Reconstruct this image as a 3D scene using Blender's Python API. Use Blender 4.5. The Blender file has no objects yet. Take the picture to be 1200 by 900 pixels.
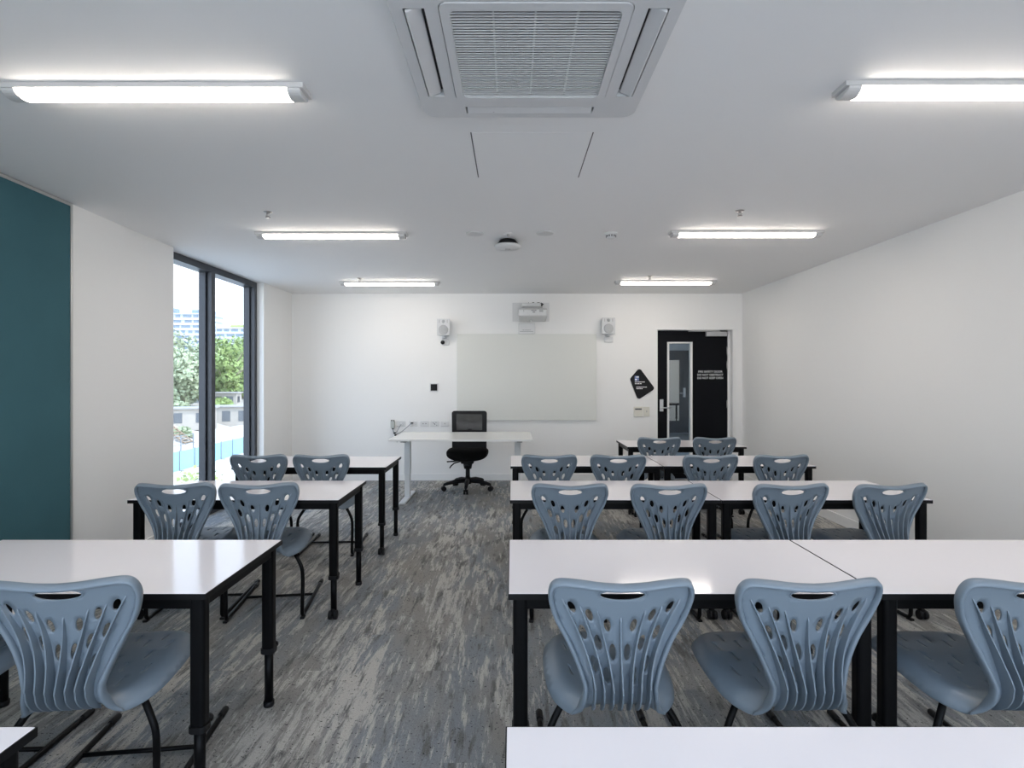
import bpy, bmesh, math, random
from mathutils import Vector, Matrix
from mathutils.geometry import delaunay_2d_cdt
random.seed(7)
scene = bpy.context.scene
COL = scene.collection
PI = math.pi

# ------------------------------------------------------------------ constants of the place
CAMH = 1.375
CEIL = 2.51
YF = 7.52            # front wall (with the glass board)
YB = -1.05           # rear wall behind the camera
XR = 3.09
SC = 656.0

# ------------------------------------------------------------------ materials
def mat(name, color, rough=0.5, metal=0.0, spec=0.5, vary=0.0, vscale=20.0, bump=0.0, bscale=200.0, coat=0.0):
    m = bpy.data.materials.new(name)
    m.use_nodes = True
    nt = m.node_tree
    b = nt.nodes['Principled BSDF']
    b.inputs['Roughness'].default_value = rough
    b.inputs['Metallic'].default_value = metal
    b.inputs['Specular IOR Level'].default_value = spec
    if coat:
        b.inputs['Coat Weight'].default_value = coat
        b.inputs['Coat Roughness'].default_value = 0.08
    c = (*color, 1.0)
    tc = nt.nodes.new('ShaderNodeTexCoord')
    no = nt.nodes.new('ShaderNodeTexNoise')
    no.inputs['Scale'].default_value = vscale
    no.inputs['Detail'].default_value = 4
    nt.links.new(tc.outputs['Object'], no.inputs['Vector'])
    rp = nt.nodes.new('ShaderNodeMix')
    rp.data_type = 'RGBA'
    rp.inputs[6].default_value = tuple(x * (1 - vary) for x in color) + (1,)
    rp.inputs[7].default_value = tuple(min(1, x * (1 + vary)) for x in color) + (1,)
    nt.links.new(no.outputs['Fac'], rp.inputs[0])
    nt.links.new(rp.outputs[2], b.inputs['Base Color'])
    if bump:
        n2 = nt.nodes.new('ShaderNodeTexNoise')
        n2.inputs['Scale'].default_value = bscale
        n2.inputs['Detail'].default_value = 3
        nt.links.new(tc.outputs['Object'], n2.inputs['Vector'])
        bp = nt.nodes.new('ShaderNodeBump')
        bp.inputs['Strength'].default_value = bump
        bp.inputs['Distance'].default_value = 0.002
        nt.links.new(n2.outputs['Fac'], bp.inputs['Height'])
        nt.links.new(bp.outputs['Normal'], b.inputs['Normal'])
    return m

def emit_mat(name, color, strength):
    m = bpy.data.materials.new(name)
    m.use_nodes = True
    nt = m.node_tree
    nt.nodes.remove(nt.nodes['Principled BSDF'])
    e = nt.nodes.new('ShaderNodeEmission')
    e.inputs['Color'].default_value = (*color, 1)
    e.inputs['Strength'].default_value = strength
    nt.links.new(e.outputs[0], nt.nodes['Material Output'].inputs['Surface'])
    return m

def glass_mat(name, tint=(1, 1, 1), opac=0.0, body=(0.05, 0.05, 0.05)):
    """thin pane: clear transmission plus a fresnel mirror"""
    m = bpy.data.materials.new(name)
    m.use_nodes = True
    nt = m.node_tree
    nt.nodes.remove(nt.nodes['Principled BSDF'])
    t = nt.nodes.new('ShaderNodeBsdfTransparent'); t.inputs[0].default_value = (*tint, 1)
    g = nt.nodes.new('ShaderNodeBsdfGlossy'); g.inputs['Roughness'].default_value = 0.02
    lwt = nt.nodes.new('ShaderNodeLayerWeight'); lwt.inputs['Blend'].default_value = 0.5
    pw = nt.nodes.new('ShaderNodeMath'); pw.operation = 'POWER'; pw.inputs[1].default_value = 5.0
    nt.links.new(lwt.outputs['Facing'], pw.inputs[0])
    f = nt.nodes.new('ShaderNodeMath'); f.operation = 'MULTIPLY_ADD'; f.inputs[1].default_value = 0.8; f.inputs[2].default_value = 0.02
    nt.links.new(pw.outputs[0], f.inputs[0])
    mx = nt.nodes.new('ShaderNodeMixShader')
    nt.links.new(f.outputs[0], mx.inputs[0])
    nt.links.new(t.outputs[0], mx.inputs[1]); nt.links.new(g.outputs[0], mx.inputs[2])
    out = mx
    if opac:
        d = nt.nodes.new('ShaderNodeBsdfDiffuse'); d.inputs[0].default_value = (*body, 1)
        m2 = nt.nodes.new('ShaderNodeMixShader'); m2.inputs[0].default_value = opac
        nt.links.new(mx.outputs[0], m2.inputs[1]); nt.links.new(d.outputs[0], m2.inputs[2])
        out = m2
    nt.links.new(out.outputs[0], nt.nodes['Material Output'].inputs['Surface'])
    return m

def carpet_mat():
    m = bpy.data.materials.new('carpet_planks')
    m.use_nodes = True
    nt = m.node_tree; N = nt.nodes; L = nt.links
    b = N['Principled BSDF']; b.inputs['Roughness'].default_value = 0.95
    b.inputs['Specular IOR Level'].default_value = 0.15
    tc = N.new('ShaderNodeTexCoord')
    # planks run along Y: swap so that brick rows run along Y
    sep = N.new('ShaderNodeSeparateXYZ'); L.new(tc.outputs['Object'], sep.inputs[0])
    cmb = N.new('ShaderNodeCombineXYZ')
    L.new(sep.outputs['Y'], cmb.inputs['X']); L.new(sep.outputs['X'], cmb.inputs['Y'])
    br = N.new('ShaderNodeTexBrick')
    br.inputs['Scale'].default_value = 1.0
    br.inputs['Brick Width'].default_value = 1.0
    br.inputs['Row Height'].default_value = 0.25
    br.inputs['Mortar Size'].default_value = 0.0
    br.inputs['Color1'].default_value = (0, 0, 0, 1); br.inputs['Color2'].default_value = (1, 1, 1, 1)
    br.offset = 0.37
    L.new(cmb.outputs[0], br.inputs['Vector'])
    # per plank random shift of the pattern
    sh = N.new('ShaderNodeVectorMath'); sh.operation = 'MULTIPLY'
    L.new(br.outputs['Color'], sh.inputs[0]); sh.inputs[1].default_value = (7.3, 11.7, 3.1)
    ad = N.new('ShaderNodeVectorMath'); ad.operation = 'ADD'
    L.new(tc.outputs['Object'], ad.inputs[0]); L.new(sh.outputs[0], ad.inputs[1])
    def noise(sx, sy, scale, detail, rough=0.6, dist=0.0, src=None):
        mp = N.new('ShaderNodeMapping'); mp.inputs['Scale'].default_value = (sx, sy, 1)
        L.new((src or ad.outputs[0]), mp.inputs['Vector'])
        n = N.new('ShaderNodeTexNoise'); n.inputs['Scale'].default_value = scale
        n.inputs['Detail'].default_value = detail; n.inputs['Roughness'].default_value = rough
        n.inputs['Distortion'].default_value = dist
        L.new(mp.outputs[0], n.inputs['Vector'])
        return n
    def ramp(src, p0, p1):
        r = N.new('ShaderNodeMapRange'); r.inputs[1].default_value = p0; r.inputs[2].default_value = p1
        L.new(src, r.inputs[0]); return r.outputs[0]
    def mixc(fac, a, bcol):
        x = N.new('ShaderNodeMix'); x.data_type = 'RGBA'
        L.new(fac, x.inputs[0])
        if isinstance(a, tuple): x.inputs[6].default_value = (*a, 1)
        else: L.new(a, x.inputs[6])
        if isinstance(bcol, tuple): x.inputs[7].default_value = (*bcol, 1)
        else: L.new(bcol, x.inputs[7])
        return x.outputs[2]
    tone = noise(1.6, 0.5, 1.6, 3, src=tc.outputs['Object'])
    base = mixc(ramp(tone.outputs['Fac'], 0.42, 0.58), (0.235, 0.252, 0.268), (0.285, 0.272, 0.252))
    streak = noise(6.5, 0.75, 5.2, 12, 0.75, 0.0)
    low = noise(1.9, 0.42, 1.7, 3, src=tc.outputs['Object'])
    cl = N.new('ShaderNodeMath'); cl.operation = 'MULTIPLY_ADD'; cl.inputs[1].default_value = 0.55
    L.new(low.outputs['Fac'], cl.inputs[0]); L.new(streak.outputs['Fac'], cl.inputs[2])
    base = mixc(ramp(cl.outputs[0], 0.775, 0.85), base, (0.49, 0.470, 0.435))
    dark = noise(6.0, 0.9, 4.0, 8, 0.7, 0.2)
    base = mixc(ramp(dark.outputs['Fac'], 0.54, 0.64), base, (0.150, 0.147, 0.143))
    fleck = noise(1, 1, 90, 2)
    base = mixc(ramp(fleck.outputs['Fac'], 0.64, 0.70), base, (0.035, 0.035, 0.037))
    fine = noise(1, 1, 260, 2)
    x = N.new('ShaderNodeMix'); x.data_type = 'RGBA'; x.blend_type = 'MULTIPLY'; x.inputs[0].default_value = 1
    L.new(base, x.inputs[6])
    g = ramp(fine.outputs['Fac'], 0.25, 0.75)
    mr = N.new('ShaderNodeMapRange'); mr.inputs[3].default_value = 0.72; mr.inputs[4].default_value = 1.2
    L.new(g, mr.inputs[0]); L.new(mr.outputs[0], x.inputs[7])
    L.new(x.outputs[2], b.inputs['Base Color'])
    bp = N.new('ShaderNodeBump'); bp.inputs['Strength'].default_value = 0.6; bp.inputs['Distance'].default_value = 0.003
    L.new(fine.outputs['Fac'], bp.inputs['Height']); L.new(bp.outputs['Normal'], b.inputs['Normal'])
    return m

def fabric_mat():
    m = mat('teal_felt', (0.055, 0.132, 0.155), 0.95, spec=0.1, vary=0.10, vscale=3.0, bump=0.7, bscale=350.0)
    return m

M = {}
M['wall'] = mat('white_wall_paint', (0.83, 0.825, 0.81), 0.6, vary=0.004, vscale=2, bump=0.04, bscale=120)
M['ceiling'] = mat('white_ceiling_paint', (0.85, 0.845, 0.84), 0.75, vary=0.004, vscale=1.5)
M['skirt'] = mat('white_skirting', (0.82, 0.82, 0.81), 0.4)
M['carpet'] = carpet_mat()
M['black_frame'] = mat('dark_anodised_frame', (0.030, 0.036, 0.046), 0.35, metal=0.3, vary=0.05)
M['teal'] = fabric_mat()
M['alu'] = mat('brushed_aluminium', (0.50, 0.50, 0.50), 0.35, metal=0.8, vary=0.05)
M['chrome'] = mat('satin_steel', (0.62, 0.62, 0.62), 0.28, metal=1.0)
M['table_top'] = mat('white_laminate', (0.87, 0.835, 0.86), 0.095, vary=0.004, vscale=4, bump=0.025, bscale=45)
M['edge_black'] = mat('black_edge_band', (0.005, 0.005, 0.006), 0.4, spec=0.22)
M['black_metal'] = mat('black_powder_coat', (0.004, 0.004, 0.0045), 0.38, spec=0.12, vary=0.1, bump=0.04, bscale=500)
M['black_plastic'] = mat('black_plastic', (0.007, 0.007, 0.008), 0.5, spec=0.25)
M['grey_plastic'] = mat('blue_grey_plastic', (0.190, 0.236, 0.282), 0.40, spec=0.45, vary=0.02, vscale=15, bump=0.06, bscale=600)
M['white_plastic'] = mat('white_plastic', (0.68, 0.68, 0.675), 0.42, vary=0.01)
M['speaker_white'] = mat('speaker_white', (0.62, 0.63, 0.64), 0.5, vary=0.01)
M['speaker_mesh'] = mat('speaker_grille_grey', (0.42, 0.43, 0.44), 0.6, vary=0.3, vscale=400)
M['ac_white'] = mat('air_conditioner_white', (0.64, 0.64, 0.645), 0.45, vary=0.01)
M['ac_slat'] = mat('air_conditioner_slat', (0.60, 0.60, 0.60), 0.45)
M['ac_dark'] = mat('air_conditioner_cavity', (0.05, 0.05, 0.05), 0.8)
M['batten'] = mat('light_fitting_white', (0.62, 0.61, 0.60), 0.45)
M['led'] = emit_mat('led_diffuser_glow', (1.0, 0.91, 0.82), 17.5)
M['glass'] = glass_mat('window_glass')
M['door_glass'] = glass_mat('door_glass', (0.80, 0.84, 0.86))
M['board'] = mat('white_glass_board', (0.70, 0.705, 0.665), 0.5, spec=0.3, vary=0.02, vscale=2.0)
M['board_edge'] = mat('glass_board_edge', (0.80, 0.83, 0.81), 0.15)
M['door_black'] = mat('black_door_paint', (0.0045, 0.005, 0.007), 0.4, spec=0.10, vary=0.06)
M['white_letter'] = mat('white_lettering', (0.85, 0.85, 0.85), 0.5)
M['sign_black'] = mat('black_sign', (0.012, 0.012, 0.014), 0.45, spec=0.15)
M['sign_blue'] = mat('pale_blue_mark', (0.16, 0.22, 0.42), 0.4)
M['cream'] = mat('cream_plastic', (0.70, 0.68, 0.60), 0.45)
M['beige'] = mat('grey_beige_plastic', (0.46, 0.48, 0.45), 0.45)
M['desk_white'] = mat('white_desk_laminate', (0.80, 0.80, 0.78), 0.22)
M['desk_leg'] = mat('white_desk_steel', (0.66, 0.68, 0.69), 0.35)
M['mesh_black'] = glass_mat('black_mesh_fabric', opac=0.58, body=(0.022, 0.022, 0.024))
M['fabric_black'] = mat('black_fabric', (0.006, 0.006, 0.006), 0.9, spec=0.1, bump=0.3, bscale=400)
M['proj_white'] = mat('projector_white', (0.66, 0.66, 0.65), 0.4)
M['proj_grey'] = mat('projector_grey', (0.40, 0.40, 0.395), 0.5)
M['outlet_dot'] = mat('outlet_slot', (0.10, 0.10, 0.10), 0.5)
M['detector'] = mat('detector_white', (0.66, 0.66, 0.66), 0.5)
M['sprinkler'] = mat('sprinkler_steel', (0.35, 0.34, 0.33), 0.35, metal=0.7)
M['corr_wall'] = mat('corridor_paint', (0.55, 0.58, 0.60), 0.6)
M['corr_floor'] = mat('corridor_floor', (0.22, 0.26, 0.30), 0.6, vary=0.1, vscale=30)
M['grey_door'] = mat('charcoal_door', (0.030, 0.034, 0.042), 0.4)
# outdoors
M['pave'] = mat('pale_concrete_paving', (0.52, 0.50, 0.47), 0.9, vary=0.12, vscale=0.4)
M['bank'] = mat('rubble_bank', (0.40, 0.38, 0.35), 0.95, vary=0.35, vscale=1.2, bump=1.0, bscale=3)
M['hoard'] = mat('pale_blue_hoarding', (0.22, 0.42, 0.52), 0.6, vary=0.06, vscale=0.6)
M['post'] = mat('fence_steel', (0.20, 0.22, 0.24), 0.5)
M['leaf_a'] = mat('leaf_green', (0.20, 0.28, 0.085), 0.7, vary=0.45, vscale=0.9)
M['leaf_b'] = mat('leaf_pale', (0.30, 0.35, 0.22), 0.7, vary=0.35, vscale=0.9)
M['bark'] = mat('bark', (0.20, 0.16, 0.12), 0.9)
M['bld'] = mat('pale_render', (0.47, 0.50, 0.53), 0.8, vary=0.03, vscale=0.1)
M['bld_win'] = mat('facade_glazing', (0.16, 0.22, 0.28), 0.3, vary=0.25, vscale=0.12)
M['hut'] = mat('shed_render', (0.36, 0.33, 0.29), 0.9, vary=0.15, vscale=0.8)
M['hut_roof'] = mat('shed_roof', (0.30, 0.29, 0.28), 0.8, vary=0.2)
M['hut_dark'] = mat('shed_opening', (0.10, 0.11, 0.12), 0.7)
M['timber'] = mat('weathered_timber', (0.28, 0.21, 0.15), 0.9, vary=0.2)
M['grass'] = mat('planting', (0.30, 0.36, 0.14), 0.9, vary=0.3, vscale=2)

# ------------------------------------------------------------------ mesh builder
class MB:
    def __init__(s):
        s.bm = bmesh.new()
    def box(s, x0, x1, y0, y1, z0, z1, bevel=0.0, seg=2, mi=0, xf=None):
        r = bmesh.ops.create_cube(s.bm, size=1.0)
        vs = r['verts']
        for v in vs:
            v.co = Vector((x0 + (v.co.x + .5) * (x1 - x0), y0 + (v.co.y + .5) * (y1 - y0), z0 + (v.co.z + .5) * (z1 - z0)))
        fs = list({f for v in vs for f in v.link_faces})
        for f in fs: f.material_index = mi
        if bevel > 0:
            es = list({e for v in vs for e in v.link_edges})
            rr = bmesh.ops.bevel(s.bm, geom=es, offset=bevel, segments=seg, profile=0.5, affect='EDGES')
            vs = list({v for f in rr['faces'] for v in f.verts} | {v for v in vs if v.is_valid})
            for f in rr['faces']: f.material_index = mi
        if xf is not None:
            for v in vs: v.co = xf @ v.co
        return s
    def cyl(s, p, q, r0, r1=None, n=16, mi=0, caps=True, smooth=True):
        r1 = r0 if r1 is None else r1
        p = Vector(p); q = Vector(q); d = (q - p)
        a = d.normalized(); t = Vector((0, 0, 1)) if abs(a.z) < .9 else Vector((1, 0, 0))
        u = a.cross(t).normalized(); w = a.cross(u)
        A = []; B = []
        for i in range(n):
            an = 2 * PI * i / n; o = u * math.cos(an) + w * math.sin(an)
            A.append(s.bm.verts.new(p + o * r0)); B.append(s.bm.verts.new(q + o * r1))
        for i in range(n):
            j = (i + 1) % n
            f = s.bm.faces.new((A[i], A[j], B[j], B[i])); f.smooth = smooth; f.material_index = mi
        if caps:
            f = s.bm.faces.new(A[::-1]); f.material_index = mi
            f = s.bm.faces.new(B); f.material_index = mi
        return s
    def lathe(s, prof, c=(0, 0, 0), n=32, mi=0, axis='Z', smooth=True):
        """prof: list of (r, h). axis Z up or Y (pointing +Y)"""
        c = Vector(c); rings = []
        for r, h in prof:
            ring = []
            if r < 1e-6:
                p = Vector((0, 0, h)) if axis == 'Z' else Vector((0, h, 0))
                ring = [s.bm.verts.new(c + p)]
            else:
                for i in range(n):
                    a = 2 * PI * i / n
                    p = Vector((r * math.cos(a), r * math.sin(a), h)) if axis == 'Z' else Vector((r * math.cos(a), h, r * math.sin(a)))
                    ring.append(s.bm.verts.new(c + p))
            rings.append(ring)
        for A, B in zip(rings, rings[1:]):
            if len(A) == 1 and len(B) == 1: continue
            for i in range(n):
                j = (i + 1) % n
                if len(A) == 1: f = s.bm.faces.new((A[0], B[j], B[i]))
                elif len(B) == 1: f = s.bm.faces.new((A[i], A[j], B[0]))
                else: f = s.bm.faces.new((A[i], A[j], B[j], B[i]))
                f.smooth = smooth; f.material_index = mi
        return s
    def tube(s, pts, r, n=10, mi=0, caps=True, up=None, ry=None):
        """sweep a circle (or ellipse r, ry) along points"""
        pts = [Vector(p) for p in pts]
        rings = []; prev = None
        for i, p in enumerate(pts):
            a = pts[max(0, i - 1)]; b = pts[min(len(pts) - 1, i + 1)]
            t = (b - a).normalized()
            if prev is None:
                ref = Vector(up) if up else (Vector((0, 0, 1)) if abs(t.z) < .9 else Vector((1, 0, 0)))
            else: ref = prev
            u = (ref - t * ref.dot(t)).normalized(); prev = u
            w = t.cross(u)
            rr = r[i] if isinstance(r, (list, tuple)) else r
            r2 = ry if ry else rr
            rings.append([s.bm.verts.new(p + u * (rr * math.cos(2 * PI * k / n)) + w * (r2 * math.sin(2 * PI * k / n))) for k in range(n)])
        for A, B in zip(rings, rings[1:]):
            for i in range(n):
                j = (i + 1) % n
                f = s.bm.faces.new((A[i], A[j], B[j], B[i])); f.smooth = True; f.material_index = mi
        if caps:
            f = s.bm.faces.new(rings[0][::-1]); f.material_index = mi
            f = s.bm.faces.new(rings[-1]); f.material_index = mi
        return s
    def prism(s, poly, a0, a1, plane='XZ', mi=0, bevel=0.0):
        """poly of 2d points extruded between a0 and a1 along the missing axis"""
        def P(u, v, a):
            return Vector((u, a, v)) if plane == 'XZ' else (Vector((a, u, v)) if plane == 'YZ' else Vector((u, v, a)))
        A = [s.bm.verts.new(P(u, v, a0)) for u, v in poly]
        B = [s.bm.verts.new(P(u, v, a1)) for u, v in poly]
        n = len(poly)
        fa = s.bm.faces.new(A); fb = s.bm.faces.new(B[::-1])
        fa.material_index = fb.material_index = mi
        sides = []
        for i in range(n):
            j = (i + 1) % n
            f = s.bm.faces.new((A[j], A[i], B[i], B[j])); f.material_index = mi
        if bevel:
            es = list(set(fa.edges) | set(fb.edges))
            r = bmesh.ops.bevel(s.bm, geom=es, offset=bevel, segments=2, profile=.5, affect='EDGES')
            for f in r['faces']: f.material_index = mi
        return s
    def build(s, name, mats, parent=None, loc=(0, 0, 0), smooth=None):
        bmesh.ops.recalc_face_normals(s.bm, faces=s.bm.faces[:])
        me = bpy.data.meshes.new(name)
        s.bm.to_mesh(me); s.bm.free()
        if not isinstance(mats, (list, tuple)): mats = [mats]
        for m_ in mats: me.materials.append(m_)
        if smooth:
            for p in me.polygons: p.use_smooth = True
        o = bpy.data.objects.new(name, me)
        COL.objects.link(o)
        o.location = loc
        if parent is not None: o.parent = parent
        return o

def tag(o, label=None, cat=None, group=None, kind=None):
    if label: o['label'] = label
    if cat: o['category'] = cat
    if group: o['group'] = group
    if kind: o['kind'] = kind
    return o

def empty(name, loc=(0, 0, 0), rz=0.0, label=None, cat=None, group=None, kind=None):
    o = bpy.data.objects.new(name, None)
    o.empty_display_size = 0.1
    COL.objects.link(o)
    o.location = loc; o.rotation_euler = (0, 0, rz)
    return tag(o, label, cat, group, kind)

def children(o):
    return [c for c in bpy.data.objects if c.parent == o]
def copy_tree(o, parent=None):
    c = o.copy(); COL.objects.link(c)
    if parent is not None: c.parent = parent
    for ch in children(o): copy_tree(ch, c)
    return c

def struct(mb, name, m, label, cat):
    return tag(mb.build(name, m), label, cat, kind='structure')

def catmull(pts, per=10, closed=False):
    pts = [Vector(p) for p in pts]; n = len(pts); out = []
    rng = n if closed else n - 1
    for i in range(rng):
        if closed:
            p0, p1, p2, p3 = pts[i - 1], pts[i], pts[(i + 1) % n], pts[(i + 2) % n]
        else:
            p0 = pts[max(i - 1, 0)]; p1 = pts[i]; p2 = pts[i + 1]; p3 = pts[min(i + 2, n - 1)]
        for k in range(per):
            t = k / per
            out.append(0.5 * ((2 * p1) + (-p0 + p2) * t + (2 * p0 - 5 * p1 + 4 * p2 - p3) * t * t + (-p0 + 3 * p1 - 3 * p2 + p3) * t ** 3))
    if not closed: out.append(pts[-1])
    return out

def rrect(x0, x1, y0, y1, r, n=6):
    out = []
    for cx, cy, a0 in ((x1 - r, y1 - r, 0), (x0 + r, y1 - r, 90), (x0 + r, y0 + r, 180), (x1 - r, y0 + r, 270)):
        for k in range(n + 1):
            a = math.radians(a0 + 90 * k / n)
            out.append((cx + r * math.cos(a), cy + r * math.sin(a)))
    return out

def ring_prism(mb, outer, inner, a0, a1, plane='XZ', mi=0):
    """ring between two loops of equal length, extruded"""
    def P(p, a):
        u, v = p
        return Vector((u, a, v)) if plane == 'XZ' else (Vector((a, u, v)) if plane == 'YZ' else Vector((u, v, a)))
    n = len(outer); V = lambda p, a: mb.bm.verts.new(P(p, a))
    O0 = [V(p, a0) for p in outer]; O1 = [V(p, a1) for p in outer]
    I0 = [V(p, a0) for p in inner]; I1 = [V(p, a1) for p in inner]
    for i in range(n):
        j = (i + 1) % n
        for q in ((O0[i], O0[j], I0[j], I0[i]), (O1[j], O1[i], I1[i], I1[j]), (O0[j], O0[i], O1[i], O1[j]), (I0[i], I0[j], I1[j], I1[i])):
            f = mb.bm.faces.new(q); f.material_index = mi
    return mb

# ------------------------------------------------------------------ pixel helpers for things that hang on the front wall
def wx(px): return (px - 600) * YF / SC
def wz(py): return CAMH + (443 - py) * YF / SC

# ================================================================== THE ROOM
A = math.atan(0.062)                       # the near left wall is a few degrees off square
PX, PY = -2.945, 4.87                      # its far corner
# floor and ceiling
struct(MB().box(-3.19, XR + .2, YB - .2, 7.62, -0.12, 0.0), 'floor', M['carpet'], 'grey streaked carpet plank floor of the classroom', 'floor')
struct(MB().box(-3.19, XR + .2, YB - .2, YF + .2, CEIL, CEIL + .25), 'ceiling', M['ceiling'], 'flat white plasterboard ceiling', 'ceiling')
# front wall with the door opening
DX0, DX1, DZ = wx(769.5), wx(859.5), wz(385.5)
w = MB()
w.box(-3.19, DX0, YF, YF + .2, 0, CEIL); w.box(DX1, XR + .2, YF, YF + .2, 0, CEIL); w.box(DX0, DX1, YF, YF + .2, DZ, CEIL)
struct(w, 'wall_front', M['wall'], 'white front wall with the glass board and black door', 'wall')
struct(MB().box(XR, XR + .2, YB - .2, YF, 0, CEIL), 'wall_right', M['wall'], 'plain white wall on the right', 'wall')
# left wall: angled near part + far pier beyond the window
w = MB()
ca, sa = math.cos(A), math.sin(A)
def lw(y, off=0.0):                        # point on the angled wall, y metres from its far corner towards the camera
    return (PX + y * sa + off * ca, PY - y * ca + off * sa)
ynear = (PY - YB) / ca
a_, b_ = lw(0), lw(ynear)
w.prism([a_, b_, (-3.19, YB), (-3.19, PY)], 0, CEIL, plane='XY')
w.prism([(-2.958, 6.67), (-2.958, YF), (-3.19, YF), (-3.19, 6.67)], 0, CEIL, plane='XY')
struct(w, 'wall_left', M['wall'], 'white left wall broken by the tall window', 'wall')
# rear wall behind the camera with a wide opening for the added window
w = MB()
w.box(-3.19, -2.35, YB - .2, YB, 0, CEIL); w.box(2.6, XR, YB - .2, YB, 0, CEIL)
w.box(-2.35, 2.6, YB - .2, YB, 0, .35); w.box(-2.35, 2.6, YB - .2, YB, 2.40, CEIL)
struct(w, 'wall_rear', M['wall'], 'white rear wall behind the camera', 'wall')
f = MB()  # unseen window, added to give the front chairs bluish daylight
for x in (-2.35, -.72, .92, 2.55): f.box(x, x + .05, YB - .14, YB - .06, .35, 2.40)
f.box(-2.35, 2.6, YB - .14, YB - .06, .35, .40); f.box(-2.35, 2.6, YB - .14, YB - .06, 2.35, 2.40)
o = f.build('window_added', M['black_frame']); tag(o, 'unseen dark framed window added in the rear wall to light the front chairs', 'window', kind='structure')
MB().box(-2.32, 2.57, YB - .105, YB - .095, .38, 2.37).build('pane', M['glass'], o)
# skirting
def skirt(name, mb, label): struct(mb, name, M['skirt'], label, 'baseboard')
s = MB(); s.box(-2.958, DX0 - .01, YF - .014, YF, 0, .09); s.box(DX1 + .01, XR, YF - .014, YF, 0, .09)
skirt('baseboard_front', s, 'white skirting board along the front wall')
skirt('baseboard_right', MB().box(XR - .014, XR, YB, YF - .014, 0, .09), 'white skirting board along the right wall')
s = MB(); p0, p1 = lw(0), lw(ynear); q0, q1 = lw(0, .014), lw(ynear, .014)
s.prism([p0, p1, q1, q0], 0, .09, plane='XY'); s.box(-2.958, -2.944, 6.67, YF - .014, 0, .09)
skirt('baseboard_left', s, 'white skirting board along the left wall')

# window in the left wall
WX = -3.04
wf = MB()
d0, d1 = WX - .13, WX
wf.box(d0, d1, 4.87, 6.67, CEIL - .065, CEIL)
wf.box(d0, d1, 4.87, 6.67, 0, .05)
for y0, y1 in ((4.87, 4.92), (5.665, 5.735), (6.61, 6.67)):
    wf.box(d0, d1, y0, y1, .05, CEIL - .065)
for y0, y1 in ((4.92, 4.945), (5.64, 5.665), (5.735, 5.76), (6.585, 6.61)):      # sash beads stepped back
    wf.box(d0 + .02, d1 - .05, y0, y1, .05, CEIL - .065)
win = wf.build('window_1', M['black_frame']); tag(win, 'tall dark framed two pane window in the left wall', 'window', kind='structure')
for y0, y1 in ((4.94, 5.645), (5.755, 6.59)):
    MB().box(WX - .075, WX - .065, y0, y1, .05, CEIL - .065).build('pane', M['glass'], win)

# teal pinboard on the angled wall
pb = empty('pinboard', (PX, PY, 0), A, 'large teal felt pinboard in a thin metal frame on the left wall', 'pinboard')
MB().box(0.001, .016, -5.2, -1.262, .10, 2.485).build('felt_panel', M['teal'], pb)
t = MB(); t.box(0.001, .020, -5.2, -1.243, 2.485, 2.505); t.box(0.001, .020, -1.262, -1.243, .10, 2.485)
t.build('edge_trim', M['alu'], pb)

# ------------------------------------------------------------------ the door
dr = empty('door_1', (0, 0, 0), 0, 'black fire door with a tall narrow glass panel', 'door', kind='structure')
f = MB()                                     # frame lining in the opening
f.box(DX0, DX0 + .012, YF - .004, YF + .2, 0, DZ); f.box(DX1 - .012, DX1, YF - .004, YF + .2, 0, DZ)
f.box(DX0 + .012, DX1 - .012, YF - .004, YF + .2, DZ - .012, DZ)
f.build('door_frame', M['skirt'], dr)
LY = YF + .10                                # face of the leaf
KY = LY / YF
def lx(px): return (px - 600) * LY / SC
def lz(py): return CAMH + (443 - py) * LY / SC
L0, L1 = DX0 + .014, DX1 - .045
gx0, gx1, gz0, gz1 = lx(783.5), lx(809.5), .25, lz(402.5)
f = MB()
LT = DZ - .016
f.box(L0, gx0, LY, LY + .045, .008, LT); f.box(gx1, L1, LY, LY + .045, .008, LT)
f.box(gx0, gx1, LY, LY + .045, .008, gz0); f.box(gx0, gx1, LY, LY + .045, gz1, LT)
f.build('door_leaf', M['door_black'], dr)
MB().box(L1 + .002, DX1 - .0125, LY - .012, LY + .05, 0, LT).build('hinge_jamb', M['skirt'], dr)
f = MB(); e = .02
f.box(gx0 - e, gx0 + .006, LY - .012, LY + .05, gz0 - e, gz1 + e); f.box(gx1 - .010, gx1 + e, LY - .012, LY + .05, gz0 - e, gz1 + e)
f.box(gx0, gx1, LY - .012, LY + .05, gz1, gz1 + e); f.box(gx0, gx1, LY - .012, LY + .05, gz0 - e, gz0)
f.build('glazing_frame', M['skirt'], dr)
MB().box(gx0, gx1, LY + .018, LY + .024, gz0, gz1).build('glass_panel', M['door_glass'], dr)
# handle
h = MB().box(lx(773), lx(777.3), LY - .008, LY, lz(482), lz(468), .002).build('handle_plate', M['chrome'], dr)
MB().tube([(lx(775.2), LY - .008, lz(477.7)), (lx(775.2), LY - .05, lz(477.7)), (lx(777), LY - .055, lz(477.7)), (lx(786), LY - .055, lz(477.7))], .009, 10).build('lever', M['chrome'], h)
for y0, y1 in ((406.5, 415.5), (423, 432), (469, 478)):
    z0, z1 = lz(y1), lz(y0)
    hb = MB(); hb.cyl((L1 - .004, LY - .005, z0), (L1 - .004, LY - .005, z1), .0065, n=12)
    hb.build('hinge', M['chrome'], dr)
c = MB().box(lx(826.3), lx(850.5), LY - .05, LY, lz(394.3), lz(388.8), .004).build('door_closer', M['alu'], dr)
MB().box(wx(807.5), wx(845), YF + .03, YF + .055, wz(388.3), wz(386.6), .003).build('closer_arm', M['alu'], c)
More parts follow.
